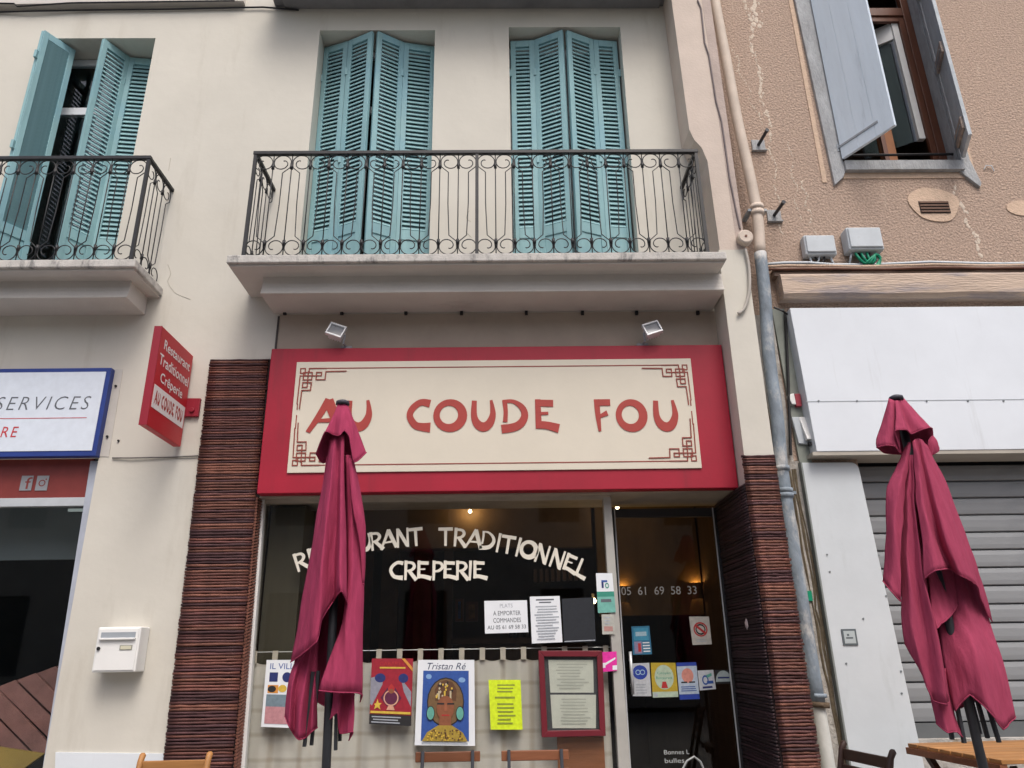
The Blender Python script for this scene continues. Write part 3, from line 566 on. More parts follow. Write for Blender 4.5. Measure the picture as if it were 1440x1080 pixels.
# lit lamps seen inside
BULB = emit('bulb', (1, .78, .45), 14)
def bulb(label, p, r=.02, power=None):
    t = thing('interior_lamp', label, 'lamp', p); mb = MB(); pts = [(0, 0, -r), (0, 0, -r * .7), (0, 0, 0), (0, 0, r * .7), (0, 0, r)]
    mb.tube([Vector(p) + Vector(q) for q in pts], [r * .1, r * .7, r, r * .7, r * .1], 10); mb.build('bulb', BULB, t, True)
    mb = MB(); mb.tube([Vector(p) + Vector((0, 0, r)), Vector(p) + Vector((0, .0, r * 2.2))], [r * .5, r * .6], 8); mb.build('lamp_holder', IRON, t)
    if power:
        li = bpy.data.lights.new('lamp_light', 'POINT'); li.energy = power; li.color = (1, .62, .22); li.shadow_soft_size = .03; lo = bpy.data.objects.new('lamp_light', li); lo.location = Vector(p) + Vector((0, -.05, 0)); link(lo, t)
bulb('small ceiling lamp glowing behind the window above TRADITIONNEL', at(661, 719, 1.0), .016, 1.6)
bulb('upper of two small ceiling lamps glowing behind the top of the door', at(868, 713, .9), .018, .6); bulb('lower of two small ceiling lamps glowing behind the top of the door', at(868, 723, .9), .018)
bulb('bright lamp glowing beside the green notice on the window post', at(834, 845, .7), .026, 1.2)
def sconce(label, x, z, power):
    t = thing('wall_sconce', label, 'wall lamp', (x, 1.24, z)); mb = MB()
    for k in range(8):
        a0, a1 = math.pi * (1 + k / 8), math.pi * (1 + (k + 1) / 8)
        mb.quad4(*[(x + .05 * math.cos(a), 1.25 + .06 * math.sin(a), zz) for a, zz in ((a0, z - .07), (a1, z - .07), (a1, z + .07), (a0, z + .07))])
    mb.build('shade', MATS['amber_partition'], t)
    mb = MB(); mb.tube([(x, 1.235, z - .03), (x, 1.235, z + .03)], .010, 8); mb.build('bulb', BULB, t)
    li = bpy.data.lights.new('lamp_light', 'POINT'); li.energy = power; li.color = (1, .60, .20); li.shadow_soft_size = .012; lo = bpy.data.objects.new('lamp_light', li); lo.location = (x, 1.22, z + .055); link(lo, t)
sconce('amber wall sconce at the left edge of the door glass', 1.07, 1.78, .8); sconce('amber wall sconce at the right edge of the door glass', 1.735, 1.80, .7)
g1 = MB(); BM = MB(); BM.tube([(0, 0, 0), (0, 0, .16), (0, 0, .2), (0, 0, .28)], [.032, .032, .012, .012], 8); bme = BM.mesh('bottle', mat('bottle_glass', (.06, .05, .03), .15, rand=.5), True)
for i in range(9):
    o = inst('bottle', bme, None, (.10 + .075 * i, 2.3, 1.452)); tag(o, 'dim bottle standing on the bar counter behind the window', 'bottle', 'bottles on the bar counter')

# ------------------------------------------------------------------ notices, posters and stickers
def col(n, c): return flat('print_' + n, c)
B_, N_, GR_, R_, Y_, O_, SK_, BR_, TE_, K_ = col('blue', (.03, .085, .32)), col('navy', (.02, .03, .14)), col('grey', (.36, .39, .43)), col('red', (.42, .03, .03)), col('yellow', (.62, .42, .06)), col('orange', (.62, .26, .05)), col('skin', (.24, .085, .04)), col('brown', (.11, .05, .025)), col('teal', (.12, .36, .29)), col('black', (.02, .02, .022))
PW = GY + .006
s = Sheet([(375, 928), (424, 928), (417, 1024), (367, 1022)], PW, PAPER); s.text('IL VILL', .12, .05, .8, .14, B_); s.rect(.12, .19, .36, .33, N_); s.disc(.62, .26, .13, .075, N_); s.rect(.1, .38, .4, .50, O_); s.disc(.22, .44, .12, .05, K_); s.disc(.52, .43, .12, .055, Y_); s.rect(.08, .52, .94, .70, col('slate', (.16, .22, .26))); s.rect(.08, .70, .94, .95, col('rose', (.46, .22, .24)))
s.done('poster', 'white poster with grey and rose blocks half behind the left parasol', 'poster')
s = Sheet([(523, 926), (581, 926), (578, 1021), (519, 1018)], PW, col('crimson', (.30, .015, .03))); s.poly([(.0, .3), (.3, .25), (.28, .4), (.05, .72), (0, .7)], col('smoke', (.25, .25, .30))); s.poly([(.72, .3), (.98, .5), (.98, .72), (.8, .5)], col('smoke', (.25, .25, .30))); s.disc(.22, .3, .13, .07, N_); s.disc(.78, .3, .12, .07, N_); s.text('CABARET', .2, .05, .8, .11, R_); s.rect(.2, .13, .82, .155, Y_); s.poly([(.4, .45), (.6, .45), (.75, .6), (.6, .72), (.4, .72), (.25, .6)], col('plum', (.10, .015, .05))); s.ring(.5, .6, .18, .12, .16, col('flesh', (.6, .32, .22))); s.poly([(.42, .45), (.5, .38), (.58, .45), (.56, .52), (.44, .52)], R_); s.disc(.5, .5, .06, .035, SK_); s.poly([(.44, .72), (.56, .72), (.6, .78), (.4, .78)], col('flesh', (.6, .32, .22))); s.poly([(.1, .70), (.15, .68), (.18, .62), (.21, .68), (.28, .68), (.23, .72), (.26, .78), (.18, .745), (.1, .78), (.13, .72)], Y_); s.poly([(.72, 0), (.8, 0), (1, .14), (1, .2)], O_); s.rect(.02, .8, .98, .835, Y_); s.rect(0, .85, 1, 1, K_); s.lines(.05, .87, .95, .99, 3, GR_)
s.done('poster', 'dark red cabaret poster with a dancing figure and gold stars', 'poster')
s = Sheet([(588, 928), (667, 928), (668, 1049), (583, 1048)], PW, PAPER); s.text('Tristan Ré', .17, .035, .85, .115, col('ink', (.05, .06, .12)), .3); s.rect(.1, .13, .9, .95, B_); s.disc(.2, .2, .05, .03, col('pale_blue', (.2, .35, .6))); s.disc(.78, .24, .06, .03, col('pale_blue', (.2, .35, .6))); s.disc(.5, .50, .32, .29, K_); s.disc(.5, .50, .30, .275, col('ochre', (.17, .10, .045))); s.poly([(.32, .49), (.31, .36), (.38, .27), (.5, .24), (.62, .27), (.69, .36), (.68, .49), (.5, .47)], BR_)
for i in range(26): s.disc(rnd.uniform(.34, .66), rnd.uniform(.27, .46), .018, .016, (Y_, col('cream', (.5, .42, .28)), K_)[i % 3], n=5)
for i in range(3): s.rect(.37 + .10 * i, .37, .40 + .10 * i, .47, (col('cream', (.5, .42, .28)), Y_)[i % 2])
s.disc(.5, .57, .15, .145, SK_); s.rect(.4, .68, .6, .8, SK_); s.rect(.36, .51, .48, .53, K_); s.rect(.53, .51, .65, .53, K_); s.poly([(.49, .53), (.52, .53), (.54, .6), (.48, .6)], col('tan', (.30, .10, .05))); s.rect(.44, .645, .57, .66, R_); s.disc(.25, .63, .07, .085, K_); s.disc(.75, .63, .07, .085, K_); s.disc(.25, .63, .06, .075, TE_); s.disc(.75, .63, .06, .075, TE_); s.poly([(.12, .95), (.2, .85), (.38, .77), (.62, .77), (.8, .85), (.88, .95)], col('gold', (.36, .25, .04)))
for i in range(60): u, v = rnd.uniform(.2, .8), rnd.uniform(.82, .94); s.disc(u, v, .014, .01, (BR_, Y_)[i % 2], n=6)
s.rect(.12, .962, .88, .985, GR_); s.done('poster', 'white bordered poster of a woman in a headwrap under the name Tristan Ré', 'poster')
YEL = col('fluo_yellow', (.62, .78, .02)); s = Sheet([(687, 956), (732, 956), (735, 1026), (690, 1026)], PW, YEL); OL = col('olive_ink', (.25, .30, .04)); s.lines(.2, .08, .85, .28, 3, OL); s.rect(.18, .34, .8, .38, OL); s.lines(.2, .46, .8, .92, 6, OL); s.done('notice', 'fluorescent yellow notice between the portrait poster and the menu case', 'notice')
s = Sheet([(681, 845), (741, 844), (743, 889), (682, 891)], PW, PAPER); s.text('PLATS', .36, .1, .66, .22, GR_); s.text('A EMPORTER', .2, .32, .84, .46, TXT); s.text('COMMANDES', .2, .54, .84, .68, TXT); s.text('AU 05 61 69 58 33', .06, .76, .95, .88, TXT); s.done('notice', 'white landscape notice about takeaway dishes taped to the dark window', 'notice')
s = Sheet([(745, 839), (787, 838), (791, 903), (748, 905)], PW, PAPER); s.rect(.2, .06, .8, .09, TXT); s.rect(.3, .12, .7, .145, TXT); s.lines(.12, .2, .95, .95, 13, GR_); s.done('notice', 'white portrait sheet of printed lines left of the dark clipboard', 'notice')
s = Sheet([(790, 842), (835, 840), (838, 902), (793, 904)], PW, col('slate_dark', (.016, .019, .025))); s.rect(.02, .96, .98, .98, GR_); s.done('notice', 'dark blank sheet on the window right of the printed white sheet', 'notice')
PM = GY - .022
s = Sheet([(838, 806), (861, 806), (866, 861), (841, 862)], PM, PAPER); GRN = col('mint', (.16, .42, .36)); s.rect(.0, .47, 1, .6, col('green', (.04, .26, .19))); s.rect(0, .6, 1, 1, GRN); s.rect(.3, .18, .42, .38, N_); s.rect(.3, .18, .65, .23, B_); s.ring(.62, .32, .12, .07, .4, col('green', (.04, .26, .19))); s.rect(.2, .66, .8, .74, TXT); s.done('notice', 'white and green notice on the post between window and door', 'notice')
s = Sheet([(846, 864), (863, 864), (865, 892), (847, 892)], PM - .001, flat('print_dull', (.42, .42, .38))); s.rect(.15, .6, .85, .85, col('pale_red', (.40, .22, .2))); s.lines(.15, .1, .85, .55, 3, GR_); s.done('notice', 'small dull card below the green notice on the window post', 'notice')
s = Sheet([(847, 917), (867, 916), (868, 943), (848, 945)], PM - .001, col('magenta', (.70, .03, .32))); s.poly([(0, .62), (.9, .3), (.9, .4), (0, .75)], PAPER); s.rect(.68, .72, 1, .95, PAPER); s.rect(0, .55, .18, .8, PAPER); s.done('sticker', 'magenta sticker on the post right of the menu case', 'sticker')
PD = DY - .004
s = Sheet([(888, 881), (913, 880), (917, 920), (890, 921)], PD, col('cyan_blue', (.03, .16, .28))); s.rect(.1, .06, .9, .5, col('cyan', (.05, .26, .40))); s.rect(.2, .2, .8, .35, col('pale', (.35, .5, .58))); s.rect(.1, .54, .5, .96, col('lilac', (.25, .22, .34))); s.rect(.3, .6, .45, .9, R_); s.lines(.55, .55, .95, .95, 4, PAPER, .1); s.done('sticker', 'blue and white sticker at the upper left of the door glass', 'sticker')
s = Sheet([(969, 867), (997, 867), (1001, 906), (974, 907)], PD, flat('print_offwhite', (.46, .44, .40))); s.disc(.5, .46, .26, .2, K_, n=12); s.disc(.5, .46, .2, .14, flat('print_offwhite', (.46, .44, .40)), n=12); s.ring(.5, .46, .36, .26, .2, R_); s.poly([(.22, .34), (.3, .28), (.78, .58), (.7, .64)], R_); s.lines(.2, .8, .8, .92, 2, GR_, .2); s.done('sign', 'white card with a red crossed-out circle on the door glass', 'sign')
s = Sheet([(887, 933), (913, 932), (916, 979), (890, 979)], PD, flat('print_coolwhite', (.50, .52, .55))); s.disc(.47, .28, .4, .22, col('royal', (.02, .05, .32))); s.ring(.36, .28, .14, .08, .3, col('pale', (.35, .5, .58))); s.ring(.6, .28, .14, .08, .3, col('pale', (.35, .5, .58))); s.lines(.15, .62, .85, .95, 4, GR_); s.done('sticker', 'white sticker with a round blue emblem, leftmost of the low door row', 'sticker')
s = Sheet([(915, 932), (950, 932), (954, 980), (918, 981)], PD, col('mustard', (.46, .33, .03))); s.disc(.5, .42, .38, .36, col('pale_green', (.42, .52, .40))); s.text('Citoyen', .24, .26, .76, .36, col('green', (.04, .26, .19))); s.text('Restaurant', .18, .4, .82, .48, col('green', (.04, .26, .19))); s.poly([(.42, .55), (.56, .55), (.62, .74), (.36, .74)], R_); s.rect(0, .84, 1, 1, col('pale_green', (.42, .52, .40))); s.rect(.05, .88, .2, .98, GR_); s.done('sticker', 'mustard yellow sticker with a pale disc in the low door row', 'sticker')
s = Sheet([(951, 932), (979, 931), (984, 983), (956, 984)], PD, col('royal', (.02, .05, .32))); s.rect(0, .1, 1, .86, col('ice', (.42, .50, .60))); s.disc(.5, .36, .3, .2, col('salmon', (.60, .25, .2))); s.rect(.15, .52, .45, .56, K_); s.rect(.55, .52, .85, .56, K_); s.lines(.1, .64, .9, .8, 3, B_, .1); s.done('sticker', 'blue edged sticker with a salmon disc in the low door row', 'sticker')
s = Sheet([(981, 943), (1003, 942), (1007, 969), (984, 971)], PD, flat('print_coolwhite', (.50, .52, .55))); s.ring(.42, .5, .2, .25, .35, B_); s.poly([(.5, .25), (.85, .15), (.85, .3), (.55, .4)], TE_); s.rect(.5, .55, .9, .7, B_); s.rect(.2, .82, .8, .92, N_); s.done('sticker', 'small white square sticker with blue marks right of the salmon disc', 'sticker')
s = Sheet([(1005, 942), (1028, 942), (1030, 961), (1007, 962)], PD, col('door_black', (.02, .02, .022)), .001); s.disc(.5, .85, .5, .8, col('grey_green', (.36, .42, .42)), 0, 180); s.rect(.15, .5, .85, .62, N_); s.done('sticker', 'half-round pale sticker at the right end of the low door row', 'sticker')
# menu case
mc = thing('menu_case', 'dark red framed menu case on the restaurant window', 'menu case', (.4, GY, 1.2))
q = [at(757, 915, GY - .045), at(847, 915, GY - .045), at(852, 1035, GY - .045), at(762, 1037, GY - .045)]
def frame4(q, w, dep, m, parent, name):
    c = sum(q, Vector()) / 4; mb = MB(); inn = [p + Vector((math.copysign(w, c.x - p.x), 0, math.copysign(w, c.z - p.z))) for p in q]
    for i in range(4):
        j = (i + 1) % 4; mb.prism([q[j], q[i], inn[i], inn[j]], (0, dep, 0))
    mb.build(name, m, parent, bevel=.003); return inn
inn = frame4(q, .04, .055, mat('menu_red', (.15, .014, .024), .45), mc, 'frame')
mb = MB(); mb.prism([p + Vector((0, .025, 0)) for p in (inn[1], inn[0], inn[3], inn[2])], (0, .02, 0)); mb.build('backing', flat('menu_grey', (.075, .08, .09)), mc)
for k, (u0, v0, u1, v1) in enumerate(((771, 928, 835, 974), (774, 977, 838, 1024))):
    sh = Sheet([(u0, v0), (u1 - (1 if k == 0 else 0), v0), (u1, v1), (u0 + 3, v1)], GY - .022, flat('menu_paper', (.66, .70, .63))); sh.lines(.15, .1, .9, .92, 9, flat('menu_ink', (.50, .53, .48))); o = sh.mb.build('menu_page', None, mc)
mb = MB(); mb.prism([p + Vector((0, .012, 0)) for p in (inn[1], inn[0], inn[3], inn[2])], (0, .003, 0)); mb.build('pane', GLASS, mc)

# ------------------------------------------------------------------ left shop
ls = thing('shop_window', 'left shop window with grey metal frame and dull red transom band', 'shop window', (-4, .05, 0))
f = MB(); f.prism([at(140, 648, .03), at(127, 648, .03), at(44, 1180, .03), at(60, 1180, .03)][::-1], (0, .06, 0)); f.build('frame_post', mat('frame_grey_blue', (.40, .43, .50), .5), ls, bevel=.004)
z7 = at(50, 700, .03).z; z8 = at(50, 712, .03).z
f = MB(); f.box(-7.1, at(127, 706, .03).x, .032, .088, z8, z7); f.build('transom_bar', flat('bar_grey', (.46, .49, .52)), ls, bevel=.003)
f = MB(); f.box(-7.1, at(126, 670, .05).x + .01, .05, .07, z7, 2.78); tb = f.build('transom_band', mat('dull_red_band', (.20, .035, .030), .5), ls)
for i, px in enumerate((27, 49)):
    a, c = at(px, 690, .049), at(px + 21, 669, .049); mb = MB(); k = flat('icon_grey', (.24, .25, .27)); mb.box(a.x, c.x, .045, .049, a.z, c.z, k); dk = MATS['dull_red_band']
    if i == 0:
        vs, fcs, _ = text_mesh('f'); mb.add([(a.x + .035 + .05 * x, .0445, a.z + .012 + .09 * y) for x, y in vs], fcs, dk)
    else:
        cx, cz = (a.x + c.x) / 2, (a.z + c.z) / 2
        for r0, r1 in ((.026, .018),):
            n = 16; mb.add([(cx + r * math.cos(2 * math.pi * j / n), .0445, cz + r * math.sin(2 * math.pi * j / n)) for r in (r0, r1) for j in range(n)], [(j, (j + 1) % n, n + (j + 1) % n, n + j) for j in range(n)], dk)
        mb.box(cx + .022, cx + .032, .0444, .0446, cz + .024, cz + .034, dk)
    mb.build('icon', None, tb)
f = MB(); f.box(-7.1, -3.06, .055, .061, .2, z8); f.build('window_pane', GLASS, ls)
f = MB(); X0, X1, Y0, Y1 = -7.15, -2.95, .10, 3.4
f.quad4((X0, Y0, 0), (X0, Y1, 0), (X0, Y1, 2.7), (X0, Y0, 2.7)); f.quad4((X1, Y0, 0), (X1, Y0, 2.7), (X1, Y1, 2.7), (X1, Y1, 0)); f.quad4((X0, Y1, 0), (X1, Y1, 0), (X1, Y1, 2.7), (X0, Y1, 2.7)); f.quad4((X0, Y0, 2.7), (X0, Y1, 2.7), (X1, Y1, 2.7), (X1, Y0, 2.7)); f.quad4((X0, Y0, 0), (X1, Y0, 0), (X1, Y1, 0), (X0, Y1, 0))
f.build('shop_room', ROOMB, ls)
f = MB(); f.box(-7.1, -3.08, .5, .53, at(50, 787, .5).z, 2.6); f.build('reflected_band', GREYREFL, ls)  # grey-blue panel coloured as the band reflected in the shop glass
f = MB(); p = at(95, 719, .3); q_ = at(124, 715, .3); f.box(p.x, q_.x, .3, .32, p.z, q_.z); f.build('light_strip', emit('dim_tube', (.5, .6, .6), .25), ls)
# reddish reflection in the shop glass, built as planks behind it
ld = thing('reflection_boards', 'reddish brown reflection in the left shop window, built as planks', 'boards', (-3.6, .5, .5))
A, Bq, Cq, Dq = at(-40, 985, .55), at(84, 936, .30), at(66, 1075, .30), at(-40, 1000, .55)
RW = mat('red_brown_reflection', (.17, .085, .078), .6, .25, 5, .2, 30, rand=.15)
for i in range(6):
    a0, a1 = i / 6, (i + 1) / 6; T = lambda a: (-64 + 170 * a, 986 - 59 * a)
    (x0, y0), (x1, y1) = T(a0), T(a1); e_ = rnd.uniform(-4, 4); dyy = .45 - .02 * (i % 2); mb = MB()
    mb.prism([at(x0 + 3, y0, dyy), at(x0 + 88, y0 + 84 + e_, dyy - .12), at(x1 + 84, y1 + 84 + e_, dyy - .12), at(x1, y1, dyy)], (0, .03, 0)); mb.build('plank', RW, ld, bevel=.003)
mb = MB(); mb.prism([at(-60, 1042, .28), at(62, 1060, .28), at(20, 1090, .25), at(-60, 1090, .25)], (0, .03, 0)); tag(mb.build('yellow_reflection', mat('yellow_brown', (.24, .17, .035), .6, .2, 3)), 'yellow-brown reflection low in the left shop window, built as a board', 'board')  # lower yellow part of the reflection, built as a solid slab
# white sign of the left shop
sg = thing('shop_sign', 'white shop sign with blue border reading SERVICES', 'sign', (-4.5, -.06, 2.76))
TR, BR = at(157, 517, -.06), at(138, 641, -.06); z1, z0 = TR.z, BR.z
mb = MB(); mb.box(-6.6, TR.x, -.06, -.0, z0, z1); mb.build('blue_frame', NAVY, sg, bevel=.004)
mb = MB(); mb.box(-6.55, TR.x - .035, -.064, -.05, z0 + .042, z1 - .035); mb.build('face', flat('sign_white', (.66, .72, .80), .4), sg)
def sgtext(body, px0, px1, py0, py1, m, shear, thin, name):
    a, c = at(px0, py1, -.064), at(px1, py0, -.064); vs, fcs, _ = text_mesh(body, shear, thin, 1.25); mb = MB(); mb.add([(a.x + (c.x - a.x) * x, -.0655, a.z + (c.z - a.z) * y) for x, y in vs], fcs); mb.build(name, m, sg)
sgtext('SERVICES', -8, 129, 557, 577, TXT, .22, -.012, 'lettering'); sgtext('RE', 0, 27, 600, 615, TXTR, .15, .0, 'lettering')
mb = MB(); a, c = at(-80, 590, -.064), at(122, 587, -.064); mb.box(a.x, c.x, -.0655, -.064, a.z, c.z); mb.build('red_rule', TXTR, sg)
mb = MB(); mb.prism([at(157.5, 519, -.004), at(173, 519, -.004), at(153, 642, -.004), at(139, 642, -.004)][::-1], (0, .003, 0)); sp = mb.build('fixing_plate', flat('plate_grey', (.52, .50, .46)), sg)
for x, y in ((163, 543), (151, 614)):
    p = at(x, y, -.006); mb = MB(); mb.tube([p, p + Vector((0, -.008, 0))], .010, 8); mb.build('screw', BLACK, sp)
mb = MB(); p = at(167, 620, 0); mb.tube([p, p + Vector((0, -.01, 0))], .009, 8); mb.build('wall_plug', BLACK, cb)

# projecting sign
ps = thing('projecting_sign', 'red projecting sign reading Restaurant Traditionnel Crêperie AU COUDE FOU', 'sign', (-2.46, -.3, 2.83))
PX = -2.45; zb0, zb1 = 2.825, 3.575; ya, yb2 = -.61, .0 - .03
mb = MB(); mb.box(PX - .055, PX, ya, yb2, zb0, zb1); mb.build('panel', mat('sign_bright_red', (.48, .018, .028), .45, .05, 4), ps, bevel=.004)
mb = MB(); mb.box(PX - .056, PX + .001, ya - .004, ya, zb0, zb1); mb.build('edge_band', REDD, ps)
def pst(body, v0, v1, u0, u1, m, shear=0.0, drop=0.0, thin=0):
    vs, fcs, _ = text_mesh(body, shear, thin); mb = MB(); L = yb2 - ya
    mb.add([(PX + .002, ya + L * (u0 + (u1 - u0) * x), zb1 - (zb1 - zb0) * (v1 + (v0 - v1) * y + drop * x)) for x, y in vs], fcs); mb.build('lettering', m, ps)
WV = flat('sign_text_white', (.80, .76, .74))
pst('Restaurant', .10, .20, .12, .93, WV, 0, .0, .012); pst('Traditionnel', .26, .37, .05, .95, WV, 0, .0, .012); pst('Crêperie', .43, .56, .15, .82, WV, 0, .0, .012)
mb = MB(); L = yb2 - ya; mb.box(PX, PX + .002, ya + .02, yb2 - .02, zb0 + .14, zb0 + .31); mb.build('white_strip', WV, ps)
gm = MB(); xx = .0; tot = sum((1.0 if c == 'O' else GL[c][0]) + .18 if c != ' ' else .5 for c in 'AU COUDE FOU')
for c in 'AU COUDE FOU':
    if c == ' ': xx += .5; continue
    w_ = 1.0 if c == 'O' else GL[c][0]
    glyph(gm, c, lambda x, y, l, xx=xx: Vector((PX + .002 + .001 * l, ya + L * (.08 + .84 * (xx + x) / tot), zb0 + .175 + .10 * y)), LETR); xx += w_ + .18
gm.build('lettering', None, ps)
mb = MB(); mb.box(PX - .05, PX + .10, -.03, 0, 3.07, 3.22); mb.tube([(PX + .05, -.03, 3.12), (PX + .05, -.045, 3.12)], .02, 8); mb.build('bracket', REDD, ps, bevel=.004)
# mailbox
mx = thing('mailbox', 'white metal mailbox fixed to the cream wall', 'mailbox', (-2.66, 0, 1.22))
A = at(137, 882, -.14); Bq = at(198, 881, -.14); Cq = at(191, 945, -.14); Dq = at(130, 944, -.14); mz0, mz1, mx0, mx1 = Cq.z, A.z, (A.x + Dq.x) / 2, (Bq.x + Cq.x) / 2
mb = MB(); mb.box(mx0, mx1, -.14, -.0, mz0, mz1); mb.build('box', WPLAS, mx, bevel=.008)
mb = MB(); mb.box(mx0 + .012, mx1 - .012, -.146, -.138, mz0 + .012, mz1 - .012); mb.build('door', WPLAS, mx, bevel=.003)
mb = MB(); mb.box(mx0 + .03, mx1 - .03, -.148, -.144, mz1 - .075, mz1 - .035); mb.build('slot', flat('slot_grey', (.30, .33, .36)), mx)
mb = MB(); mb.box(mx0 + .025, mx1 - .025, -.165, -.145, mz1 - .085, mz1 - .072); mb.build('flap', WPLAS, mx, bevel=.003)
mb = MB(); mb.box(mx1 - .125, mx1 - .04, -.149, -.145, mz1 - .152, mz1 - .120, flat('plate_rim', (.30, .30, .26))); mb.box(mx1 - .118, mx1 - .047, -.151, -.148, mz1 - .147, mz1 - .125, flat('name_card', (.60, .58, .44))); mb.build('name_plate', None, mx)
mb = MB(); mb.tube([(mx0 + .028, -.146, mz1 - .14), (mx0 + .028, -.155, mz1 - .14)], .012, 10); mb.build('lock', BLACK, mx)

# ------------------------------------------------------------------ terracotta building on the right
tb = thing('terracotta_building', 'brown rough-cast building right of the drainpipe with a grey shuttered window', 'building', (4, 0, 0))
wall_holes(2.0, 8.5, 0, 9.6, [(3.10, 4.17, 5.40, 7.75), (2.76, 8.2, .0, 2.75)], .0, .30).build('wall', TERRA, tb)
mb = MB(); mb.box(2.03, 8.5, 6.9, 7.1, 0, 9.6); mb.box(2.0, 8.5, .3, 7.1, 9.4, 9.7); mb.build('rear_wall', TERRA, tb)
# drips of pale plaster down the rough-cast
dp = MB()
for x0, y0, x1, y1, w_ in ((1048, 0, 1083, 190, 5), (1062, 0, 1066, 40, 9), (1083, 190, 1100, 330, 3), (1030, 70, 1072, 180, 3), (1340, 260, 1382, 362, 5), (1110, 200, 1124, 310, 2.5), (1128, 255, 1145, 330, 3)):
    for i in range(int(abs(y1 - y0) / 1.3)):
        k = rnd.random(); c_ = at(x0 + (x1 - x0) * k + rnd.gauss(0, w_ * .3) + 3 * math.sin(k * 17 + x0), y0 + (y1 - y0) * k, 0); r_ = max(.003, .0023 * w_ * rnd.uniform(.4, 1.3)); n_ = 5; a_ = rnd.uniform(0, 6)
        dp.add([c_ + Vector((r_ * math.cos(a_ + 6.283 * q / n_) * rnd.uniform(.6, 1.1), -.001, 1.7 * r_ * math.sin(a_ + 6.283 * q / n_) * rnd.uniform(.6, 1.1))) for q in range(n_)] + [c_ + Vector((0, -.004, 0))], [(q, (q + 1) % n_, n_) for q in range(n_)])
kind(dp.build('plaster_drips', mat('pale_chips', (.60, .51, .42), .95, .1, 20), tb), 'stuff')
# window: grey wooden surround, casement, room
mb = MB(); q = [at(1101, -20, -.02), at(1172, 262, -.02), at(1188, 246, -.02), at(1186, 232, -.02), at(1128, -20, -.02)]
mb.prism([(2.93, -.03, 7.85), (2.985, -.03, 5.16), (3.075, -.03, 5.24), (3.10, -.03, 5.30), (3.10, -.03, 5.40), (3.10, -.03, 7.85)], (0, .05, 0))
mb.prism([(4.17, -.03, 7.85), (4.17, -.03, 5.40), (4.13, -.03, 5.30), (4.17, -.03, 5.25), (4.28, -.03, 5.13), (4.30, -.03, 5.17), (4.25, -.03, 5.42), (4.25, -.03, 7.85)], (0, .05, 0))
mb.box(3.10, 4.17, -.055, .30, 5.30, 5.40); mb.box(4.162, 4.17, .0, .30, 5.40, 7.75); mb.box(2.93, 4.24, -.03, .02, 7.75, 7.86); mb.build('window_surround', GREYW, tb, bevel=.006)
mb = MB(); mb.box(2.89, 2.93, -.008, .0, 5.2, 7.8); mb.box(4.24, 4.285, -.008, 0, 5.2, 7.8); mb.box(3.08, 4.2, -.008, 0, 5.24, 5.30); mb.build('plaster_margin', PATCH, tb)
wf = MB(); Y = .12
wf.box(3.10, 3.17, Y, Y + .06, 5.40, 7.75); wf.box(4.085, 4.16, Y, Y + .06, 5.40, 7.75); wf.box(3.17, 4.085, Y, Y + .06, 7.26, 7.36); wf.box(3.17, 4.085, Y, Y + .06, 7.66, 7.75); wf.box(3.17, 4.085, Y, Y + .06, 5.40, 5.47)
wo = wf.build('window_frame', BROWNF, tb, bevel=.005)
mb = MB(); mb.box(3.59, 3.63, Y + .015, Y + .05, 5.47, 7.26); mb.box(3.63, 4.04, Y + .015, Y + .05, 7.20, 7.26); mb.box(4.035, 4.085, Y + .015, Y + .05, 5.47, 7.26); mb.build('casement', BROWNF, wo)
mb = MB(); mb.prism([(3.98, Y + .07, 5.80), (3.98, Y + .07, 7.20), (3.60, Y + .36, 7.20), (3.60, Y + .36, 5.80)], (.0, .004, 0)); mb.build('open_pane', GLASSU, wo)
mb = MB(); mb.bar((4.0, Y + .065, 5.80), (4.0, Y + .065, 7.2), .06, .05); mb.bar((3.98, Y + .08, 7.12), (3.60, Y + .35, 7.12), .05, .20); mb.build('sky_reflection', WPLAS, wo)  # white bars stand in for the sky reflected in the casement
mb = MB(); mb.prism([(3.955, Y + .115, 5.82), (3.955, Y + .115, 7.06), (3.62, Y + .355, 7.06), (3.62, Y + .355, 5.82)], (.0, .01, 0)); mb.build('dark_reflection', flat('reflection_green', (.035, .055, .05), .5), wo)  # dark green panel coloured as the dark reflection in the pane
mb = MB(); mb.box(3.62, 3.76, Y + .10, Y + .14, 5.42, 5.95); mb.build('inner_stile', mat('orange_stile', (.28, .11, .04), .5), wo)
mb = MB(); mb.box(2.9, 4.3, .9, .95, 5.2, 7.9); mb.box(2.9, 4.3, .31, .9, 5.1, 5.2); mb.box(2.9, 4.3, .31, .9, 7.9, 8.0); mb.box(2.86, 2.9, .31, .95, 5.1, 8.0); mb.box(4.3, 4.34, .31, .95, 5.1, 8.0); mb.build('room', ROOM, wo)
mb = MB(); mb.tube([(3.10, .04, 5.52), (4.16, .04, 5.53)], .012, 6); mb.tube([(3.10, .05, 5.45), (4.16, .05, 5.45)], .01, 6); mb.build('guard_bar', IRON, wo)
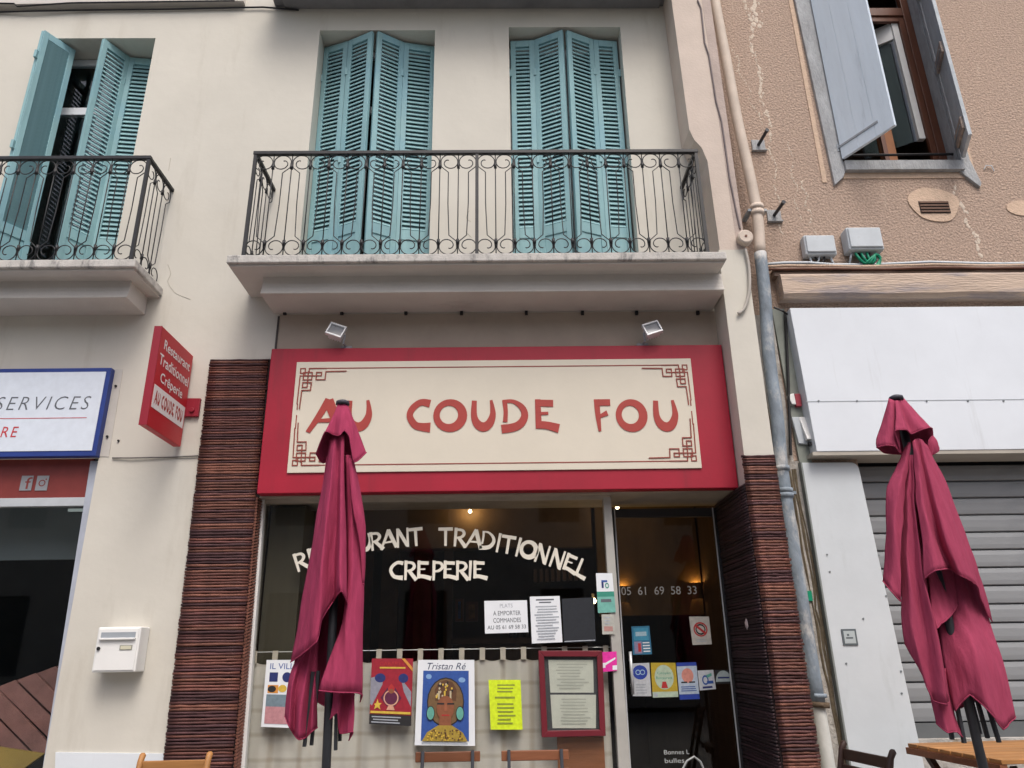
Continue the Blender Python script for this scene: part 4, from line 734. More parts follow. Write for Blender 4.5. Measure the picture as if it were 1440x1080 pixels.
# pale blue plank shutters of that window
def leaf(label, hx, hy, ex, ey, z0, z1, batten):
    t = thing('plank_shutter', label, 'shutter', (hx, hy, z0), 'pale grey-blue plank shutters'); a = Vector((hx, hy, 0)); d = Vector((ex - hx, ey - hy, 0)); Lw = d.length; d.normalize(); M = Matrix.Translation(a) @ Matrix.Rotation(math.atan2(d.y, d.x), 4, 'Z')
    n = 3
    for i in range(n):
        mb = MB(); mb.obox(M, .012 + (Lw - .012) * i / n + .001, .012 + (Lw - .012) * (i + 1) / n - .001, -.014, .014, z0, z1); mb.build('plank', BLUES if not batten else GREYL, t, bevel=.002)
    s = -1 if not batten else -1
    for zz in ((z0 + .13, z0 + 1.95) if not batten else (z0 + .16, z0 + 1.0, z0 + 1.9)):
        if batten:
            mb = MB(); mb.obox(M, .03, Lw - .03, -.036, -.0145, zz - .06, zz + .06); mb.build('batten', WOODG, t, bevel=.003)
        mb = MB(); mb.obox(M, -.02, Lw * .8, -.041 if batten else .0145, -.0365 if batten else .019, zz - .009, zz + .009); mb.obox(M, -.02, Lw * .75, -.020, -.0145, zz - .009, zz + .009); mb.tube([M @ Vector((-.012, -.01, zz - .04)), M @ Vector((-.012, -.01, zz + .04))], .014, 8); mb.build('strap_hinge', mat('strap_grey', (.30, .33, .36), .6) if 'strap_grey' not in MATS else MATS['strap_grey'], t)
leaf('half-open pale blue plank shutter on the left of the brown framed window', 3.09, -.03, 3.345, -.495, 5.42, 7.74, False)
leaf('grey plank shutter opened square on the right of the brown framed window', 4.185, -.04, 4.048, -.375, 5.42, 7.74, True)
# vent with plaster patch
va = at(1314, 291, 0); mb = MB(); mb.prism([(va.x + .22 * math.cos(a) * (1 + .1 * math.sin(3 * a)), -.001, va.z + .02 + .18 * math.sin(a) * (1 + .08 * math.cos(2 * a + 1))) for a in [2 * math.pi * i / 28 for i in range(28)]], (0, -.008, 0)); vp = mb.build('plaster_patch', PATCH, tb)
a, c = at(1295, 300, -.01), at(1333, 283, -.01); mb = MB(); mb.box(a.x, c.x, -.013, -.008, a.z, c.z); bo = mb.build('vent_back', flat('vent_dark', (.05, .035, .03)), vp)
for i in range(4):
    z_ = a.z + (c.z - a.z) * (i + .5) / 4; mb = MB(); mb.box(a.x + .005, c.x - .005, -.022, -.0125, z_ - .007, z_ + .007); mb.build('vent_slat', mat('vent_brown', (.17, .10, .07), .8) if i == 0 else MATS['vent_brown'], vp)
mb = MB(); p = at(1440, 293, 0); mb.prism([(p.x + .16 * math.cos(a), -.001, p.z + .08 * math.sin(a)) for a in [2 * math.pi * i / 20 for i in range(20)]], (0, -.006, 0)); mb.build('plaster_patch', PATCH, tb)
p = at(1390, 238, -.01); mb = MB(); mb.tube([p + Vector((-.04, 0, 0)), p + Vector((-.02, -.01, .035)), p + Vector((.03, -.01, .03)), p + Vector((.045, 0, -.02))], .005, 5); mb.build('wire_loop', ALU, tb)
# wall anchors
for lab, x, y in (('upper iron anchor rod on a plate right of the drainpipe', 1066, 205), ('lower iron anchor rod on a plate right of the drainpipe', 1088, 304)):
    p = at(x, y, 0); t = thing('wall_anchor', lab, 'anchor', p, 'iron wall anchors')
    mb = MB(); mb.box(p.x - .06, p.x + .06, -.015, 0, p.z - .055, p.z + .055); mb.box(p.x - .068, p.x + .068, -.03, 0, p.z - .068, p.z - .055); mb.build('plate', GREYW, t, bevel=.003)
    mb = MB(); mb.tube([(p.x, -.015, p.z), (p.x + .01, -.20, p.z + .0)], .015, 8); mb.tube([(p.x + .01, -.20, p.z), (p.x + .0105, -.22, p.z)], .018, 8); mb.build('rod', POLE, t)
# junction boxes
def jbox(label, x0, y0, x1, y1, dep, lab2=None):
    a, c = at(x0, y1, -dep), at(x1, y0, -dep); t = thing('junction_box', label, 'junction box', ((a.x + c.x) / 2, 0, a.z), 'grey junction boxes on the brown wall')
    mb = MB(); mb.box(a.x, c.x, -dep, 0, a.z, c.z); mb.build('box', GREYP, t, bevel=.014); mb = MB(); mb.box(a.x + .012, c.x - .012, -dep - .014, -dep + .002, a.z + .02, c.z - .012); mb.build('cover', GREYP, t, bevel=.008)
    for i in range(5):
        x = a.x + (c.x - a.x) * (.15 + .17 * i); mb = MB(); mb.tube([(x, -dep / 2, a.z + .01), (x + rnd.uniform(-.03, .03), -dep / 2 - .01, a.z - .05), (x + rnd.uniform(-.06, .06), -.03, a.z - .10)], .009, 6); mb.build('cable_stub', BLACK if i % 2 else GREYP, t)
    return t
jbox('smaller weathered grey junction box with black cable ends under it', 1134, 330, 1173, 358, .09); jbox('larger pale grey junction box above the green tape', 1195, 319, 1238, 351, .12)
mb = MB()
for i in range(3):
    P = [at(1203 + 8 * i, 356, -.08), at(1208 + 7 * i, 363, -.09), at(1216 + 5 * i, 370, -.08), at(1222 + 4 * i, 366, -.09), at(1232 - i, 358, -.09), at(1238, 364, -.08), at(1230 + 2 * i, 378, -.08)]; mb.tube(smooth_line([tuple(p) for p in P], 4), .012, 5)
tag(mb.build('green_tape', GREEN, None, True), 'tangle of bright green tape hanging under the larger junction box', 'tape')
# old shop cornice board with cables on top
cz1, cz0 = 4.225, 4.005
co = thing('cornice_board', 'weathered wooden cornice board above the blank white fascia', 'cornice', (4, 0, 4))
mb = MB(); n = 44; prof = []
for i in range(n):
    x = 2.33 + (8.4 - 2.33) * i / (n - 1); e = .006 * math.sin(x * 5.2) + .004 * math.sin(x * 13 + 1); yy = -.14 + e * .6
    prof += [(x, 0, cz0 + .01), (x, yy + .02, cz0 + e * .6), (x, yy - .005, cz0 + .03 + e), (x, yy + .005, cz1 - .02), (x, yy + .02, cz1 + e * .5), (x, 0, cz1)]
k6 = 6; mb.add(prof, [(i * k6 + j, i * k6 + (j + 1) % k6, (i + 1) * k6 + (j + 1) % k6, (i + 1) * k6 + j) for i in range(n - 1) for j in range(k6)] + [(5, 4, 3, 2, 1, 0), tuple((n - 1) * k6 + j for j in range(6))]); mb.build('board', WOODG, co)
mb = MB(); mb.box(2.30, 8.4, -.085, 0, cz1 + .002, cz1 + .045); mb.box(2.30, 8.4, -.105, 0, cz1 + .055, cz1 + .075); mb.build('ledge', mat('ledge_brown', (.26, .19, .15), .9, .25, 6, .5, 40, stretch=(.4, 2, 2)), co, bevel=.004)
def wob(x0, x1, z, y, amp, n=30): return [(x0 + (x1 - x0) * i / n, y, z + amp * math.sin(i * 1.1) + rnd.uniform(-amp, amp) * .5) for i in range(n + 1)]
mb = MB(); mb.tube(wob(2.2, 8.4, cz1 + .10, -.07, .010), .012, 6, BLACK); mb.tube(wob(2.2, 8.4, cz1 + .125, -.06, .014), .014, 6, GREYP); mb.tube(wob(2.2, 8.4, cz1 + .05, -.11, .006), .010, 6, BROWNF); mb.tube(wob(2.2, 8.4, cz1 + .085, -.095, .008), .011, 6, PATCH); mb.build('cable_bundle', None, co, True)
# blank white fascia
fa = thing('blank_fascia', 'blank white fascia panel over the grey roller shutter', 'fascia', (4, -.15, 2.7))
def lp(px, py, Y=-.15): return at(px, py, Y)
mb = MB(); mb.prism([(2.358, -.15, 3.90), (2.392, -.15, 2.70), (8.3, -.15, 2.70), (8.3, -.15, 3.90)], (0, .15 - .004, 0)); mb.build('panel', mat('fascia_white', (.67, .71, .755), .5, .06, 1.2, .06, 3, dirt=((.47, .49, .50), 1.6, (5, 1, .35), .58, .4)), fa, bevel=.004)
mb = MB(); mb.box(2.36, 8.3, -.145, .12, 2.672, 2.699); mb.build('soffit_board', mat('soffit_beige', (.40, .37, .32), .85, .1, 4), fa)
mb = MB(); pj = lp(1300, 563).z; mb.box(2.372, 8.3, -.1525, -.1495, pj - .003, pj + .003); mb.build('panel_joint', flat('joint_pale', (.40, .43, .46)), fa)
for x in (1151, 1205, 1303, 1361, 1411):
    p = lp(x, 564); mb = MB(); mb.tube([p, p + Vector((0, -.005, 0))], .008, 8); mb.build('screw', flat('screw_grey', (.16, .18, .19)), fa)
mb = MB(); mb.prism([(2.26, -.03, 3.95), (2.36, -.03, 3.95), (2.395, -.03, 2.60), (2.30, -.03, 2.60)][::-1], (0, .026, 0)); mb.build('side_board', mat('greenish_grey', (.24, .26, .23), .85, .15, 5), fa)
mb = MB(); mb.tube([at(1104, 440, -.05), at(1108, 520, -.05), at(1112, 640, -.05)], .012, 6); mb.tube([at(1088, 432, -.09), at(1100, 437, -.12), at(1112, 445, -.06)], .008, 6); mb.build('cable', BLACK, fa)
# alarm siren and little red-white box
t = thing('alarm_box', 'small grey alarm box beside the drainpipe under the white fascia', 'alarm', at(1127, 600, -.06))
p = at(1128, 606, -.05); mb = MB(); mb.prism([(p.x - .065, -.05, p.z + .115), (p.x + .055, -.05, p.z + .115), (p.x + .062, -.05, p.z - .11), (p.x - .04, -.05, p.z - .10)], (0, .05, 0)); mb.build('box', GREYP, t, bevel=.006)
mb = MB(); mb.prism([(p.x - .01, -.05, p.z + .115), (p.x + .055, -.05, p.z + .115), (p.x + .062, -.10, p.z - .08), (p.x + .01, -.10, p.z - .08)], (0, .045, 0)); mb.build('hood', WPLAS, t, bevel=.005)
mb = MB(); mb.tube([(p.x + .04, -.07, p.z - .10), (p.x + .04, -.07, p.z - .125)], .022, 8); mb.build('lens', BLACK, t)
p = at(1118, 562, -.06); t = thing('strobe_box', 'tiny white box with a red end above the grey alarm box', 'box', p); mb = MB(); mb.prism([(p.x - .05, -.06, p.z + .04), (p.x + .0, -.06, p.z + .055), (p.x + .005, -.06, p.z - .04), (p.x - .03, -.06, p.z - .035)], (0, .05, 0)); mb.build('case', WPLAS, t, bevel=.004); mb = MB(); mb.box(p.x + .004, p.x + .05, -.062, -.01, p.z - .055, p.z + .05); mb.build('red_end', flat('strobe_red', (.36, .05, .07)), t, bevel=.006)
# crumbling plaster strip, pale panel
mb = MB(); n = 14; L_ = []; R_2 = []
for i in range(n): z_ = 2.66 * i / (n - 1); L_.append((2.012, -.02, z_)); R_2.append((2.325 - .012 * z_ + .006 * math.sin(i * 2.1), -.02, z_))
mb.prism(L_ + R_2[::-1], (0, .018, 0)); mb.build('plaster_strip', STRIP, tb)
mb = MB(); mb.prism([(2.13, -.02, 2.66), (2.26, -.02, 2.66), (2.26, -.02, 3.9), (2.10, -.02, 3.9)][::-1], (0, .018, 0)); mb.build('plaster_strip', STRIP, tb)
cr_ = MB()
for k in range(3):
    P = [at(1118 + 76 * (i / 15) - 9 + 7 * k * .6 + rnd.uniform(-2, 2), 660 + 420 * i / 15, -.022) for i in range(16)]; cr_.tube(P, [.004 + rnd.uniform(0, .010) for _ in P], 4)
kind(cr_.build('crumbled_edges', mat('crack_brown', (.15, .12, .08), .95, .3, 20), tb), 'stuff')
wp = thing('white_pillar_panel', 'pale panel with rounded corner between drainpipe and roller shutter', 'panel', (2.5, -.05, 0))
rc_ = [(2.74 - .06 + .06 * math.sin(R(a)), -.05, 2.64 - .06 + .06 * math.cos(R(a))) for a in range(0, 91, 15)]
mb = MB(); mb.prism(([(2.297, -.05, 2.64)] + rc_ + [(2.845, -.05, 0), (2.325, -.05, 0)])[::-1], (0, .048, 0)); mb.build('panel', WHITEP, wp, bevel=.004)
mb = MB(); mb.bar((2.292, -.046, 2.64), (2.32, -.046, 0), .012, .06); mb.build('edge_bead', flat('bead_greygreen', (.19, .21, .20)), wp)
p = at(1195, 896, -.052); mb = MB(); mb.box(p.x - .055, p.x + .05, -.056, -.05, p.z - .055, p.z + .055, flat('tag_dark', (.10, .12, .13))); mb.box(p.x - .042, p.x + .037, -.058, -.055, p.z - .042, p.z + .042, flat('tag_light', (.42, .47, .48))); mb.box(p.x - .03, p.x + .02, -.0588, -.0578, p.z - .01, p.z + .0, MATS['tag_dark']); mb.box(p.x - .02, p.x - .005, -.0588, -.0578, p.z + .008, p.z + .022, MATS['tag_dark']); mb.build('square_label', None, wp)
sc_ = MB()
for x, y in ((1236, 781), (1246, 838), (1267, 944), (1167, 804), (1163, 780), (1214, 870), (1190, 933), (1268, 975)):
    p = at(x, y, -.052); sc_.tube([p, p + Vector((0, -.003, 0))], .007, 7)
sc_.build('screws', flat('screw_grey', (.16, .18, .19)), wp)
mb = MB(); p = at(1136, 838, -.03); mb.box(p.x - .03, p.x + .03, -.035, -.025, p.z - .035, p.z + .035); tag(mb.build('green_marker', GREEN), 'small green square on the crumbling strip beside the drainpipe', 'marker')
mb = MB(); p = at(1047, 878, .0); mb.add([(1.752, .0 + .05 * math.cos(a) * rnd.uniform(.6, 1.1), p.z + .04 * math.sin(a) * rnd.uniform(.6, 1.1)) for a in [2 * math.pi * i / 12 for i in range(12)]] + [(1.742, .0, p.z)], [(i, (i + 1) % 12, 12) for i in range(12)]); tag(mb.build('paint_blob', flat('blob_pink', (.55, .45, .45))), 'pale blob stuck on the shaded reeds right of the door', 'blob')
# roller shutter
rs = thing('roller_shutter', 'grey steel roller shutter right of the pale panel', 'roller shutter', (4, .1, 0))
sm = MB(); L = 5.5; prof = [(-.004, 0), (-.016, .006), (-.019, .035), (-.018, .09), (-.012, .118), (.0, .127), (.012, .127), (.012, 0)]
sm.prism([(0, y, z) for y, z in prof], (L, 0, 0)); SM = sm.mesh('shutter_slat', STEELS)
pitch = .1325
for i in range(14): inst('shutter_slat', SM, rs, (2.70, .14, .80 + i * pitch))
mb = MB(); mb.box(2.70, 8.2, .10, .16, .70, .795); mb.build('bottom_rail', flat('rail_dark', (.12, .13, .135)), rs)
mb = MB(); mb.box(2.70, 8.2, .20, .24, 0, 2.75); mb.build('backing', BLACK, rs)
mb = MB(); mb.box(2.68, 8.2, .02, .19, 0, .70); tag(mb.build('low_wall', STRIP), 'low grey wall under the roller shutter behind the table', 'wall')
mb = MB(); mb.prism([(2.752, .05, 2.66), (2.772, .05, 2.66), (2.86, .05, 0), (2.84, .05, 0)][::-1], (0, .12, 0)); mb.build('guide_rail', STEELS, rs)

# ------------------------------------------------------------------ drainpipe and neighbours
dpp = thing('drainpipe', 'tall drainpipe, pink above and flaking grey below, between the two buildings', 'drainpipe', (2.13, -.15, 0))
PY = -.16
def pipe(pts, r, m, name):
    mb = MB(); P = [at(x, y, PY) for x, y in pts]; mb.tube(smooth_line([tuple(p) for p in P], 4), r, 14); return mb.build(name, m, dpp, True)
pipe([(1001, -30), (1005, 0), (1024, 100), (1037, 170), (1063, 290), (1069, 358)], .046, PIPEP, 'painted_pipe'); pipe([(1069, 356), (1076, 420), (1081, 500), (1093, 590), (1099, 660), (1118, 790), (1150, 990)], .050, GALV, 'galvanised_pipe')
pipe([(1149, 985), (1165, 1080), (1182, 1200)], .045, PIPEW, 'white_pipe')
for x, y, r, m in ((1064, 292, .056, PIPEP), (1065, 300, .056, PIPEP), (1099, 659, .058, GALV), (1103, 690, .060, GALV), (1104, 697, .060, GALV), (1152, 990, .066, mat('rusty_collar', (.12, .085, .055), .9, .3, 12, .6, 40)), (1150, 978, .058, GALV)):
    a = at(x, y - 3, PY); c = at(x + .6, y + (5 if r > .063 else 3), PY); mb = MB(); mb.tube([a, c], r, 14); mb.build('collar', m, dpp, True)
for x, y in ((1064, 296), (1103, 693)):
    p = at(x, y, PY); mb = MB(); mb.box(p.x - .075, p.x - .04, PY - .01, 0, p.z - .012, p.z + .012); mb.box(p.x + .04, p.x + .085, PY - .01, 0, p.z - .011, p.z + .011); mb.build('clamp', GALV, dpp)
# cable running down the pier joint, round box and grey conduit
mb = MB(); P = [at(x, y, -.298) for x, y in ((981, 0), (986, 12), (991, 60), (997, 78), (1007, 142), (1015, 172), (1026, 250), (1034, 290), (1041, 322))]; mb.tube(P, .008, 6); tag(mb.build('pier_cable', mat('cable_grey', (.16, .13, .13), .7)), 'thin dark cable running down the pink pier beside the drainpipe', 'cable')
p = at(1046, 337, -.30); t = thing('round_box', 'round pink junction box on the pier left of the drainpipe', 'junction box', p); mb = MB(); mb.tube([p + Vector((0, .012, 0)), p + Vector((0, -.05, 0)), p + Vector((0, -.058, 0))], [.062, .062, .052], 20); mb.build('box', PIPEP, t, bevel=0); mb = MB(); mb.tube([p + Vector((0, -.057, 0)), p + Vector((0, -.063, 0))], .011, 8); mb.build('screw', BROWNF, t)
mb = MB(); P = [at(x, y, -.31) for x, y in ((1048, 350), (1053, 375), (1054, 405), (1050, 425), (1045, 436), (1038, 441))]; mb.tube(smooth_line([tuple(q) for q in P], 4), .013, 8); tag(mb.build('conduit', mat('conduit_grey', (.42, .39, .35), .7), None, True), 'grey conduit curving down from the round box into the pier', 'conduit')

# ------------------------------------------------------------------ parasols
def res(pts, n):
    pts = smooth_line(pts, 6); d = [0]
    for a, b in zip(pts, pts[1:]): d.append(d[-1] + math.dist(a, b))
    out = []; j = 0
    for i in range(n + 1):
        s = d[-1] * i / n
        while j < len(d) - 2 and d[j + 1] < s: j += 1
        t = (s - d[j]) / max(1e-9, d[j + 1] - d[j]); out.append(tuple(a + (b - a) * t for a, b in zip(pts[j], pts[j + 1])))
    return out
PYY = -1.9
def cloth(mb, lines, ny=22, k=6, closed=False, wr=.0032, hem=None):
    L3 = [[tuple(at(x, y, PYY - dy)) for x, y, dy in ln] for ln in lines]
    L3 = [res(l, ny) for l in L3]
    if closed: L3 = L3 + [L3[0]]
    cols = []
    for j in range(ny + 1):
        row = [l[j] for l in L3]; sm_ = smooth_line(row, k); li_ = [tuple(a + (b - a) * q / k for a, b in zip(row[i], row[i + 1])) for i in range(len(row) - 1) for q in range(k)] + [row[-1]]
        cols.append([tuple(.5 * a + .5 * b for a, b in zip(p, q)) for p, q in zip(sm_, li_)])
    nx = len(cols[0]); vs = []
    for j in range(ny + 1):
        for i in range(nx):
            v = Vector(cols[j][i]); a = v.x * 47 + v.z * 9; v.y += wr * math.sin(a) + wr * .8 * math.sin(v.x * 90 + v.z * 21 + 2) + wr * .9 * math.sin(v.x * 140 - v.z * 6 + 1.5 * math.sin(v.z * 9)); v.x += wr * .7 * math.sin(v.z * 13 + v.x * 30); vs.append(v)
    mb.add(vs, [(j * nx + i, j * nx + i + 1, (j + 1) * nx + i + 1, (j + 1) * nx + i) for j in range(ny) for i in range(nx - 1)])
    if hem is not None: hem.tube([v + Vector((0, 0, .003)) for v in vs[ny * nx:]], .0032, 5)
def parasol(label, sheets, vent, ribs, top, bot, m, tie=None):
    p1 = at(*top, PYY); p0 = at(*bot, PYY); xb = p0.x + (p0.x - p1.x) * .4
    t = thing('parasol', label, 'parasol', (xb, PYY, 0), 'closed maroon parasols')
    mb = MB(); mb.tube([(xb, PYY, .06), (p1.x, PYY, p1.z)], .0205, 12); mb.build('pole', POLE, t, True)
    mb = MB(); mb.tube([(xb, PYY, 0), (xb, PYY, .05), (xb, PYY, .07)], [.26, .26, .24], 24); mb.tube([(xb, PYY, .07), (xb, PYY, .28)], .032, 12); mb.build('base', flat('base_dark', (.05, .05, .055)), t)
    mb = MB(); hm = MB()
    for s in sheets: cloth(mb, s, hem=hm)
    o = mb.build('canopy', m, t, True); so = o.modifiers.new('thick', 'SOLIDIFY'); so.thickness = .002; so.offset = 0
    mb = MB(); cloth(mb, vent, 12, 6, True, .001, hm); kind(hm.build('hem', m, t, True), 'stuff'); o = mb.build('vent_flap', m, t, True); so = o.modifiers.new('thick', 'SOLIDIFY'); so.thickness = .002; so.offset = 0
    mb = MB(); mb.tube([p1 + Vector((0, 0, -.012)), p1 + Vector((0, 0, .004)), p1 + Vector((0, 0, .012))], [.036, .034, .018], 16); mb.build('finial', flat('finial_grey', (.05, .05, .065)), t, True)
    for x, y, dy in ribs:
        e = at(x, y, PYY - dy); hub = Vector((p1.x, PYY, p1.z - .2)); s = hub.lerp(e, .78); mb = MB(); mb.bar(s, e, .014, .018); mb.build('rib', POLE, t)
    if tie: mb = MB(); cloth(mb, tie, 6, 3); o = mb.build('tie', m, t, True)
    return t
LA = [[(466, 610, .0), (452, 690, -.02), (436, 780, -.02), (420, 870, -.01), (409, 932, .0)], [(470, 610, .03), (458, 690, .05), (446, 790, .08), (434, 870, .10), (424, 921, .10)], [(472, 610, .04), (463, 690, .085), (453, 790, .14), (448, 860, .16), (446, 903, .16)],
      [(474, 610, .04), (468, 690, .06), (463, 790, .09), (458, 840, .11), (452, 872, .11)], [(477, 610, .03), (474, 690, .04), (472, 770, .06), (470, 820, .07), (468, 846, .07)], [(480, 610, .05), (479, 690, .09), (478, 770, .14), (479, 815, .17), (481, 832, .18)], [(484, 610, .04), (484, 690, .07), (486, 770, .10), (488, 830, .12), (489, 848, .11)], [(484, 612, .02), (485, 690, .03), (487, 770, .03), (488, 850, .03)]]
LB = [[(486, 640, .0), (487, 760, .02), (485, 855, .04), (466, 918, .08), (448, 972, .10)], [(488, 640, .03), (490, 760, .05), (488, 860, .08), (477, 930, .11), (466, 974, .12)], [(491, 640, .03), (495, 760, .06), (494, 860, .085), (489, 930, .10), (484, 975, .11)], [(494, 640, .02), (501, 760, .04), (502, 860, .06), (500, 930, .08), (499, 975, .08)], [(497, 640, .0), (509, 740, .01), (511, 830, .02), (510, 920, .03), (509, 978, .03)], [(496, 640, -.04), (508, 740, -.05), (509, 830, -.05), (508, 920, -.05), (506, 988, -.05)]]
LC = [[(490, 645, .04), (494, 690, .06), (499, 730, .07), (505, 760, .06), (509, 822, .03)], [(494, 645, .04), (500, 685, .055), (508, 722, .06), (514, 742, .05), (511, 822, .02)], [(498, 650, .0), (507, 690, .0), (514, 735, .01), (514, 785, .01), (511, 824, .0)], [(497, 650, -.03), (504, 690, -.04), (510, 735, -.04), (511, 785, -.04), (510, 824, -.04)]]
LD = [[(450, 830, -.05), (426, 905, -.04), (408, 950, -.01), (400, 1008, .0)], [(451, 830, -.04), (429, 905, -.02), (412, 960, .05), (406, 1022, .05)], [(451, 830, -.05), (432, 905, -.03), (418, 960, .01), (413, 1034, .01)], [(452, 830, -.05), (437, 912, -.01), (426, 975, .06), (421, 1041, .06)], [(452, 830, -.06), (441, 915, -.03), (435, 980, .0), (431, 1038, .0)], [(453, 830, -.06), (444, 925, -.03), (440, 980, .03), (438, 1030, .04)], [(453, 830, -.06), (446, 930, -.04), (445, 980, -.02), (446, 1024, -.01)]]
LE = [[(470, 950, .03), (469, 985, .03), (464, 1012, .03)], [(478, 950, .05), (478, 980, .05), (475, 1003, .05)], [(486, 950, .0), (483, 1000, .0), (478, 1032, .0)], [(496, 950, .03), (498, 1000, .04), (497, 1030, .04)], [(499, 950, -.03), (497, 1000, -.03), (491, 1042, -.02)]]
LF = [[(497, 640, -.02), (508, 800, -.03), (506, 970, -.03)], [(488, 640, -.06), (490, 800, -.12), (486, 980, -.13)], [(478, 640, -.05), (474, 800, -.07), (468, 1000, -.08)], [(466, 640, -.06), (452, 800, -.13), (440, 985, -.14)], [(459, 640, -.01), (436, 800, -.02), (405, 985, -.01)]]
LV = [[(475, 567, 0), (461, 605, 0), (444, 639, .0)], [(476, 567, .015), (465, 592, .05), (457, 608, .08)], [(478, 568, .02), (472, 590, .045), (469, 612, .055)], [(481, 568, .02), (479, 590, .06), (477, 613, .08)], [(483, 568, .02), (485, 590, .055), (484, 606, .07)], [(485, 568, .015), (489, 595, .05), (491, 615, .07)], [(487, 568, .005), (495, 600, .05), (498, 651, .06)], [(488, 567, -.005), (503, 605, .0), (515, 637, .01)], [(486, 567, -.02), (495, 610, -.06), (503, 643, -.08)], [(481, 567, -.02), (481, 610, -.08), (480, 640, -.1)], [(477, 567, -.01), (466, 610, -.06), (454, 652, -.07)]]
parasol('closed maroon parasol standing in front of the restaurant window', [LA, LB, LC, LD, LE, LF], LV, [(428, 1050, .0), (438, 1048, -.02), (472, 1055, -.01), (478, 1042, -.05)], (482, 566), (459, 1080), CLOTH)
RA = [[(1275, 622, 0), (1259, 660, .0), (1246, 693, .01), (1246, 760, .0), (1241, 818, .0)], [(1278, 622, .02), (1268, 670, .05), (1258, 720, .07), (1256, 790, .07), (1252, 832, .07)], [(1281, 622, .03), (1273, 690, .04), (1268, 760, .07), (1266, 820, .08), (1268, 847, .08)]]
RB = [[(1276, 640, .0), (1268, 740, .0), (1267, 830, .01), (1272, 905, .02), (1292, 931, .03)], [(1279, 640, .03), (1276, 740, .05), (1279, 830, .08), (1287, 900, .1), (1303, 966, .09)], [(1281, 640, .03), (1283, 740, .05), (1290, 830, .07), (1303, 910, .09), (1312, 986, .08)], [(1283, 640, .05), (1289, 740, .08), (1300, 815, .12), (1315, 885, .14), (1333, 992, .14)], [(1285, 640, .02), (1291, 740, .03), (1302, 815, .04), (1317, 885, .04), (1334, 987, .04)]]
RC = [[(1283, 622, .05), (1288, 690, .08), (1296, 760, .12), (1300, 815, .13)], [(1287, 618, .06), (1296, 690, .11), (1309, 760, .16), (1317, 803, .19)], [(1291, 616, .05), (1303, 690, .07), (1321, 760, .09), (1337, 801, .10)], [(1296, 618, .06), (1312, 690, .11), (1333, 760, .16), (1352, 810, .17)], [(1300, 622, .05), (1322, 680, .08), (1340, 735, .10), (1373, 823, .10)], [(1304, 628, .02), (1331, 680, .03), (1349, 727, .03), (1370, 790, .04), (1381, 845, .05)], [(1303, 636, -.03), (1332, 690, -.02), (1351, 740, -.02), (1374, 800, -.02), (1395, 875, -.01)]]
RD = [[(1316, 770, -.07), (1320, 870, -.04), (1328, 940, .0), (1343, 1001, .03)], [(1338, 770, -.06), (1346, 870, .02), (1355, 930, .07), (1364, 978, .08)], [(1346, 770, -.05), (1361, 870, .04), (1376, 930, .11), (1390, 1001, .11)], [(1354, 770, -.06), (1377, 870, .01), (1396, 940, .06), (1412, 1027, .07)], [(1360, 780, -.06), (1394, 880, -.01), (1411, 930, .02), (1427, 1009, .02)], [(1362, 800, -.06), (1385, 880, -.07), (1400, 940, -.06), (1418, 1016, -.05)]]
RE_ = [[(1300, 940, 0), (1310, 985, .0), (1316, 1018, .01)], [(1306, 940, .04), (1322, 990, .05), (1332, 1031, .05)], [(1320, 940, .02), (1334, 995, .02), (1345, 1030, .03)], [(1330, 940, 0), (1342, 1000, .0), (1355, 1038, .0)]]
RG = [[(1303, 790, .03), (1311, 850, .06), (1317, 885, .09)], [(1320, 785, -.02), (1329, 840, .03), (1334, 870, .06)], [(1338, 785, -.05), (1344, 828, .0), (1347, 852, .02)]]
RF = [[(1303, 640, -.02), (1350, 800, -.04), (1415, 1000, -.03)], [(1295, 640, -.07), (1330, 800, -.14), (1375, 985, -.14)], [(1280, 640, -.05), (1300, 800, -.08), (1335, 1000, -.08)], [(1268, 640, -.02), (1258, 800, -.03), (1300, 930, -.02)]]
RV = [[(1250, 560, 0), (1241, 592, 0), (1232, 618, 0), (1233, 630, .01)], [(1252, 561, .015), (1248, 595, .04), (1246, 627, .06)], [(1255, 562, .02), (1256, 595, .05), (1258, 628, .06)], [(1258, 563, .02), (1263, 595, .03), (1267, 638, .04)], [(1259, 563, .025), (1260, 585, .06), (1258, 607, .09)], [(1262, 563, .025), (1268, 585, .07), (1274, 605, .105)], [(1264, 563, .02), (1273, 590, .045), (1282, 611, .06)], [(1267, 562, .02), (1284, 588, .06), (1299, 604, .085)], [(1271, 560, .0), (1293, 585, .02), (1311, 603, .03)], [(1269, 560, -.01), (1292, 600, -.03), (1310, 636, -.02)], [(1262, 560, -.02), (1268, 600, -.08), (1275, 640, -.09)], [(1253, 560, -.015), (1245, 600, -.05), (1245, 638, -.05)]]
parasol('closed faded maroon parasol at the wooden table before the roller shutter', [RA, RB, RC, RD, RE_, RG, RF], RV, [(1339, 1040, -.01), (1356, 1045, .0), (1389, 1038, -.03), (1405, 1044, -.01), (1378, 1032, .0)], (1260, 559), (1383, 1080), CLOTH2,
        [[(1306, 640, .02), (1304, 620, .02), (1311, 612, .02)], [(1312, 640, .04), (1313, 625, .04), (1318, 620, .03)], [(1308, 642, .03), (1318, 636, .03), (1322, 630, .02)]])

